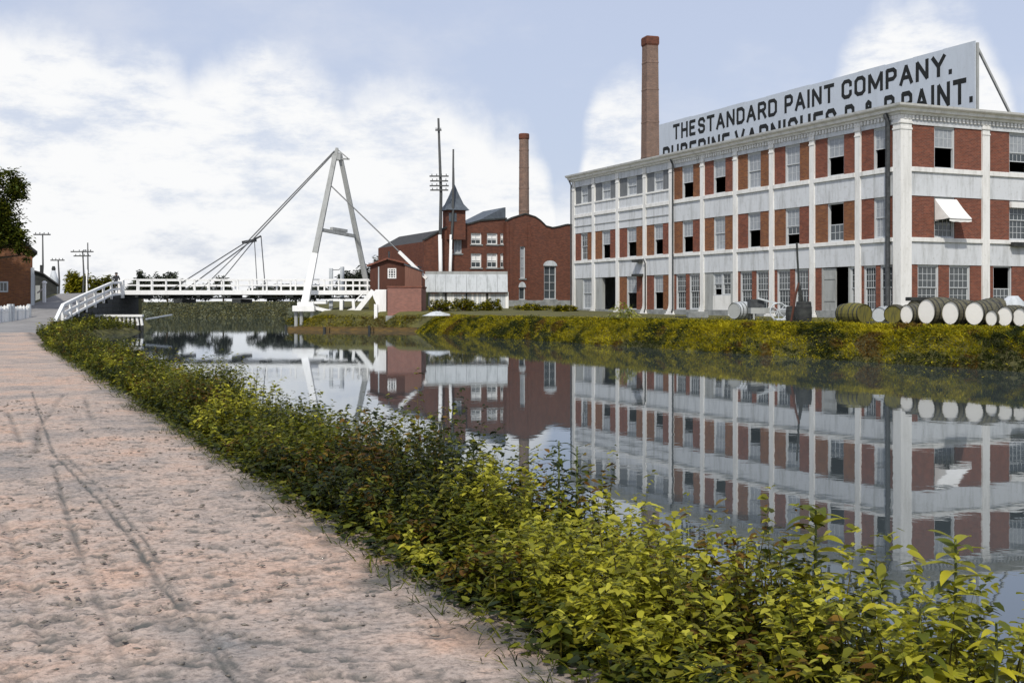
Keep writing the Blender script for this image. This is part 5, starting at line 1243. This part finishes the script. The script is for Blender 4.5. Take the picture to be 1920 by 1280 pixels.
# far bank grass
def far_bank():
    lv = Leaves(); n = 150000
    y = np.concatenate([rng.uniform(14, 95, n)]); xr = np.interp(y, [a for a, b in RW], [b for a, b in RW]); q = rng.random(n)**.85
    y = y; x = xr-.15+2.9*q; z = np.interp(q*2.9-.15, [-.3, .35, 1.3, 2.3, 3.2], [-.2, .28, .95, 1.22, 1.27])+.02
    tone = vnoise(y, x*1.6, 2.4, 51)*.6+vnoise(y, x*3, .7, 52)*.5; br_ = vnoise(y, x*2, 1.7, 53)
    c = np.where((tone+.35*(q-.5) < .42)[:, None], pick(DARK, n), np.where((br_ > .72)[:, None], pick(BRWN, n), np.where((tone > .72)[:, None], pick([(172, 158, 28), (158, 148, 30)], n), pick(GOLD, n))))
    d = rnddir(n, .35, .95); d[:, 0] -= .35; d[:, 1] -= .1
    lump = vnoise(y, x*2, 1.1, 55); lv.blade(np.stack([x, y, z], 1), d, (.12+.34*rng.random(n)*lump)*np.interp(q, [0, .8, 1], [1, .9, .45]), .03, c, .6)
    m_ = 26000; y = rng.uniform(14, 95, m_); xr = np.interp(y, [a for a, b in RW], [b for a, b in RW]); q = rng.random(m_); lump = vnoise(y, q*6, 1.3, 57)
    keep = lump > .45; y, xr, q, lump = y[keep], xr[keep], q[keep], lump[keep]; m_ = len(y)
    x = xr-.1+2.5*q; z = np.interp(q*2.5, [0, .35, 1.3, 2.3], [0, .28, .95, 1.22])+rng.random(m_)*.35*(lump-.3)
    ln = .08+.1*rng.random(m_); lv.leaf(np.stack([x, y, z], 1), rnddir(m_, -.3, .7), ln, ln*.5, np.where((rng.random(m_) < .45)[:, None], pick(DARK, m_), pick(GOLD, m_)), .3)
    tag(lv.build('bank_grass', M['grass']), 'long golden green grass covering the far canal bank', 'grass', kind='stuff')
    # short turf along the top of the bank up to the factory
    lv = Leaves(); n = 30000; s = rng.uniform(8, 92, n); t = 30.5+rng.random(n)**1.6*12; lv.blade(np.stack([CA*t-SA*s, SA*t+CA*s, np.full(n, 1.24)], 1), rnddir(n, .5, .95), .08+.12*rng.random(n), .03, pick(GOLD+DARK, n), .4)
    tag(lv.build('yard_turf', M['grass']), 'short yellow-green turf between bank and factory', 'grass', kind='stuff')
    # rough growth under the bridge and on the far embankment
    lv = Leaves(); n = 16000; x = rng.uniform(-72, -32, n); y = rng.uniform(185.5, 196, n); z = np.interp(y, [185, 186, 190, 194, 200], [-.3, 0, 1.2, 2.3, 2.4])
    lv.leaf(np.stack([x, y, z], 1), rnddir(n, .0, .9), .35+.3*rng.random(n), .25, pick([(104, 108, 84), (118, 120, 98), (88, 92, 74), (124, 120, 78), (70, 76, 62)], n), .3)
    n = 9000; x = rng.uniform(-19, -7, n); y = 92+(-7-x)*.53+rng.random(n)*4.5; z = .3+rng.random(n)*.6
    lv.leaf(np.stack([x, y, z], 1), rnddir(n, .0, .9), .12+.12*rng.random(n), .09, pick(GOLD+DARK, n), .3)
    n = 9000; x = rng.uniform(-34, -22, n)-4; y = rng.uniform(112, 185, n); xl = np.interp(y, [a for a, b in LW], [b for a, b in LW]); x = xl-rng.random(n)*3; z = .1+rng.random(n)*1.2
    lv.leaf(np.stack([x, y, z], 1), rnddir(n, .0, .9), .25+.2*rng.random(n), .2, pick([(104, 108, 84), (118, 120, 98), (80, 86, 68)], n), .3)
    y = rng.uniform(108, 185, n); xr = np.interp(y, [a for a, b in RW], [b for a, b in RW]); x = xr+rng.random(n)*3; z = .1+rng.random(n)*1.5
    lv.leaf(np.stack([x, y, z], 1), rnddir(n, .0, .9), .25+.2*rng.random(n), .2, pick([(104, 108, 84), (118, 120, 98), (80, 86, 68)], n), .3)
    tag(lv.build('rough_growth', M['leaf']), 'grey-green rough growth on the banks beneath and beyond the bridge', 'undergrowth', kind='stuff')
far_bank()
# trees
def tree(name, label, pos, crowns, n, ls, pal, trunk_r=.25, trunk_h=2.0, group=None, cat='tree', lim=6):
    """crowns: list of (dx,dy,z,rx,ry,rz) ellipsoids relative to pos"""
    t = thing(name, label, cat, pos, 0, group); lv = Leaves()
    m_ = MB(); c0 = Vector(crowns[0][:3]); m_.tube([(0, 0, -.3), (0, 0, trunk_h*.5), (c0.x*.3, c0.y*.3, trunk_h), c0], [trunk_r*1.2, trunk_r, trunk_r*.8, trunk_r*.3], 8)
    for c in crowns[1:lim]:
        m_.tube([(c0.x*.25, c0.y*.25, trunk_h*.9), (Vector(c[:3])+Vector((0, 0, trunk_h)))*.5, c[:3]], [trunk_r*.5, trunk_r*.35, trunk_r*.12], 6)
    m_.build('trunk', M['bark'], t, smooth=True)
    vol = np.array([c[3]*c[4]*c[5] for c in crowns]); cnt = (vol/vol.sum()*n).astype(int)+5
    for c, k in zip(crowns, cnt):
        # clumps spread over the ellipsoid shell
        nc = max(6, k//45); cd = rnddir(nc, -.8, 1)*(.55+.5*rng.random((nc, 1))); cc = cd*np.array(c[3:])+np.array(c[:3]); ci = rng.integers(0, nc, k)
        p = cc[ci]+rng.normal(0, .16, (k, 3))*np.array(c[3:]); ton = rng.random(nc)[ci]
        col = pick(pal, k, .2)*(.75+.5*ton[:, None]); ln = ls*(.6+.8*rng.random(k)); lv.leaf(p, rnddir(k, -.5, .8), ln, ln*.6, col, .3)
    lv.build('crown', M['leaf'], t); return t
TG = [(62, 72, 26), (80, 86, 30), (50, 60, 26), (96, 98, 34)]
FT_ = [(74, 80, 70), (90, 94, 78), (62, 68, 62)]
d = 80
tree('street_tree', 'dark green tree leaning in at the left edge over the brick house', (gx(-70, d), d, .9),
     [(.6, 0, 6.6, 2.6, 2.2, 2.2), (gx(8, d)-gx(-70, d), 0, gz(350, d)-.9, 1.2, 1.3, 1.2), (gx(30, d)-gx(-70, d), .3, gz(362, d)-.9, .75, .9, .7), (gx(5, d)-gx(-70, d), 0, gz(415, d)-.9, 1.1, 1.2, 1.6), (gx(38, d)-gx(-70, d), 0, gz(452, d)-.9, .75, .9, .95), (gx(45, d)-gx(-70, d), 0, gz(478, d)-.9, .55, .8, .6), (gx(20, d)-gx(-70, d), 0, gz(450, d)-.9, .9, 1, .9)], 24000, .24, TG, .28, 4.0, lim=9)
BGp = 'bushes and trees on the skyline'
def skyl(lab, u, vt, wpx, dd, pal, base=2.4, vmid=None, n=900, ls=.5, nm='skyline_tree'):
    x = gx(u, dd); zt = gz(vt, dd); w = wpx/F*dd; h_ = zt-base; k = 4; cr = []
    for i in range(k):
        q = (i+.5)/k-.5; cr.append((q*w*.8, rnd.uniform(-.5, .5), h_*(.55+.1*rnd.random()), w*.26, w*.3, h_*(.36+.1*(1-abs(q)*2))))
    tree(nm, lab, (x, dd, base-.2), cr, int(n*2.6), ls, pal, .15, h_*.4, BGp)
skyl('yellow-green bush clump behind the ramp poles', 148, 511, 46, 135, [(120, 118, 30), (92, 94, 30), (140, 132, 36)], 1.4, n=1600, ls=.4, nm='bush')
skyl('low yellow-topped bush running right from the poles', 190, 520, 44, 138, [(120, 118, 30), (92, 94, 30), (84, 84, 40)], 1.4, n=1200, ls=.4, nm='bush')
skyl('small grey tree left of the twin on the bridge skyline', 268, 515, 40, 215, FT_, n=900, ls=.55)
skyl('wide dark tree above the bridge railing', 314, 512, 50, 210, FT_, n=1300, ls=.55)
skyl('small round tree alone over the bridge railing', 419, 516, 24, 205, FT_, n=700, ls=.5)
skyl('grey shrub seen through the railing near the stay cable', 360, 533, 90, 215, FT_, n=1200, ls=.6, nm='shrub')
skyl('grey shrub through the railing left of the gap', 265, 535, 70, 220, FT_, n=1000, ls=.6, nm='shrub')
skyl('dark shrub through the railing right of the gap', 520, 534, 100, 205, FT_, n=1300, ls=.6, nm='shrub')
skyl('dark tree mass between the gate frame and the hut', 668, 506, 60, 150, FT_, n=1300, ls=.45)
skyl('grey tree tops behind the hut roof', 715, 488, 70, 140, FT_, n=1100, ls=.45)
skyl('grey shrub seen through the railing under the A-frame', 590, 534, 90, 190, FT_, n=900, ls=.6, nm='shrub')
# shrubs at the foot of the board fence
for lab, u, vt, w_, dd in (('olive shrub at the left foot of the board fence', 828, 558, 44, 92), ('olive shrub in the middle before the board fence', 872, 557, 44, 93), ('olive shrub at the right end of the board fence', 918, 557, 46, 94), ('low dark weeds below the arched window', 1000, 566, 60, 95), ('weed clump where brick works meet the white factory', 1058, 568, 44, 92)):
    skyl(lab, u, vt, w_, dd, GOLD+DARK, 1.35, n=900, ls=.16, nm='shrub')
# ---- single plants with their own leaves
def leafmesh(L_, W_, droop, pal):
    nseg = 6; vs = []; fs = []
    for i in range(nseg+1):
        q = i/nseg; w = W_*.5*math.sin(math.pi*min(1, q*.93+.05))**.8*(1-.25*q) if i < nseg else 0; z = L_*(.25*q-droop*q*q)
        vs += [(L_*q*(1-.12*q*droop), -w, z+w*.25), (L_*q*(1-.12*q*droop), 0, z), (L_*q*(1-.12*q*droop), w, z+w*.25)]
    for i in range(nseg):
        for j in range(2): a = i*3+j; fs.append((a, a+1, a+4, a+3))
    me = bpy.data.meshes.new('leaf'); me.from_pydata(vs, [], fs)
    ca = me.color_attributes.new('col', 'FLOAT_COLOR', 'POINT'); c = lin(pal); v = rnd.uniform(.85, 1.15)
    ca.data.foreach_set('color', np.tile(np.array([c[0]*v, c[1]*v, c[2]*v, 1], np.float32), len(vs))); me.materials.append(M['leaf'])
    me.polygons.foreach_set('use_smooth', [True]*len(me.polygons)); return me
LM_D = [leafmesh(1, .34, dr, p) for dr, p in ((.35, (60, 72, 30)), (.55, (76, 84, 30)), (.2, (52, 64, 32)))]
LM_L = [leafmesh(1, .36, dr, p) for dr, p in ((.35, (150, 148, 44)), (.55, (172, 164, 48)), (.2, (124, 124, 40)), (.45, (96, 104, 36)))]
def tallweed(label, u, vtop, t_, h_above, lsz, lms, nl=22, zroot=.25, lean=0, name='tall_weed', whorl=5):
    k = (u-CX)/F; d = t_/(CA*k+SA); ztop = gz(vtop, d); root = Vector((k*d, d, zroot)); H = ztop-zroot
    o = thing(name, label, 'plant', root, rnd.uniform(0, 6), 'tall weeds standing above the bank growth')
    MB().tube([(0, 0, -.05), (lean*.3, 0, H*.5), (lean, 0, H)], [.011, .009, .004], 6).build('stem', M['stem'], o, smooth=True)
    for i in range(nl):
        q = .28+.72*(i+.5)/nl; a = i*2.4+rnd.uniform(-.4, .4); z = H*q
        l_ = lsz*(1.05-.35*q)*rnd.uniform(.8, 1.15); e = bpy.data.objects.new('leaf', rnd.choice(lms)); C.objects.link(e); e.parent = o
        e.location = (lean*q*q, 0, z); e.rotation_euler = (rnd.uniform(-.25, .25), rnd.uniform(-.3, .2)-.15*(q > .9), a); e.scale = (l_,)*3
    return o
tallweed('dark broad-leaved weed silhouetted below the turret reflection', 888, 822, 3.5, 0, .17, LM_D, 40)
tallweed('dark broad-leaved weed left of the factory reflection', 1048, 826, 3.4, 0, .15, LM_D, 40)
tallweed('leafy weed just right of the dark silhouetted one', 1082, 836, 3.6, 0, .13, LM_D, 36)
tallweed('tall weed with spreading leaves in front of the reflected bays', 1528, 952, 3.4, 0, .24, LM_L, 48, lean=.03)
tallweed('tallest weed near the lower right before the reflected corner', 1792, 1010, 3.5, 0, .20, LM_L, 48)
tallweed('bright weed between the two tall ones at lower right', 1650, 1085, 3.2, 0, .15, LM_L, 36)
tallweed('yellow-green weed with long leaves near the bottom right', 1725, 1140, 3.0, 0, .2, LM_L, 40)
tallweed('low bright weed at the bottom right corner', 1868, 1165, 3.2, 0, .14, LM_L, 40)
tallweed('slim weed rising at centre over the sunlit reflections', 1235, 985, 3.5, 0, .10, LM_L, 32)
tallweed('slim weed left of the tall spreading one', 1400, 1010, 3.6, 0, .11, LM_L, 32)
tallweed('dark weed standing over the water below the bridge', 432, 692, 3.6, 0, .26, LM_D, 36)
tallweed('dark weed on the bank below the A-frame reflection', 600, 762, 3.6, 0, .2, LM_D, 36)
# pale bush on the far bank before the dark doorway
def farbush():
    u, d = 1170, 62.; o = thing('flowering_bush', 'pale yellow-green leafy bush on the far bank before the dark doorway', 'bush', (gx(u, d), d, 1.2)); LMs = [leafmesh(1, .4, dr, p) for dr, p in ((.4, (176, 172, 80)), (.7, (150, 150, 60)), (.5, (110, 116, 50)), (.6, (196, 194, 120)))]
    st_ = MB()
    for i in range(7):
        a = i*.9; st_.tube([(0, 0, 0), (.25*math.cos(a), .25*math.sin(a), .5), (.5*math.cos(a), .5*math.sin(a), .85-.1*(i % 3))], [.02, .015, .008], 5)
    st_.build('stems', M['stem'], o)
    for i in range(90):
        a = rnd.uniform(0, 6.28); q = rnd.random()**.5; z = 1.02*(1-q*q*.75)*rnd.uniform(.35, 1); e = bpy.data.objects.new('leaf', rnd.choice(LMs)); C.objects.link(e); e.parent = o
        e.location = (.72*q*math.cos(a), .6*q*math.sin(a), z); e.rotation_euler = (rnd.uniform(-.4, .4), rnd.uniform(-.5, .5), a+rnd.uniform(-.5, .5)); s_ = rnd.uniform(.24, .4); e.scale = (s_, s_, s_)
farbush()
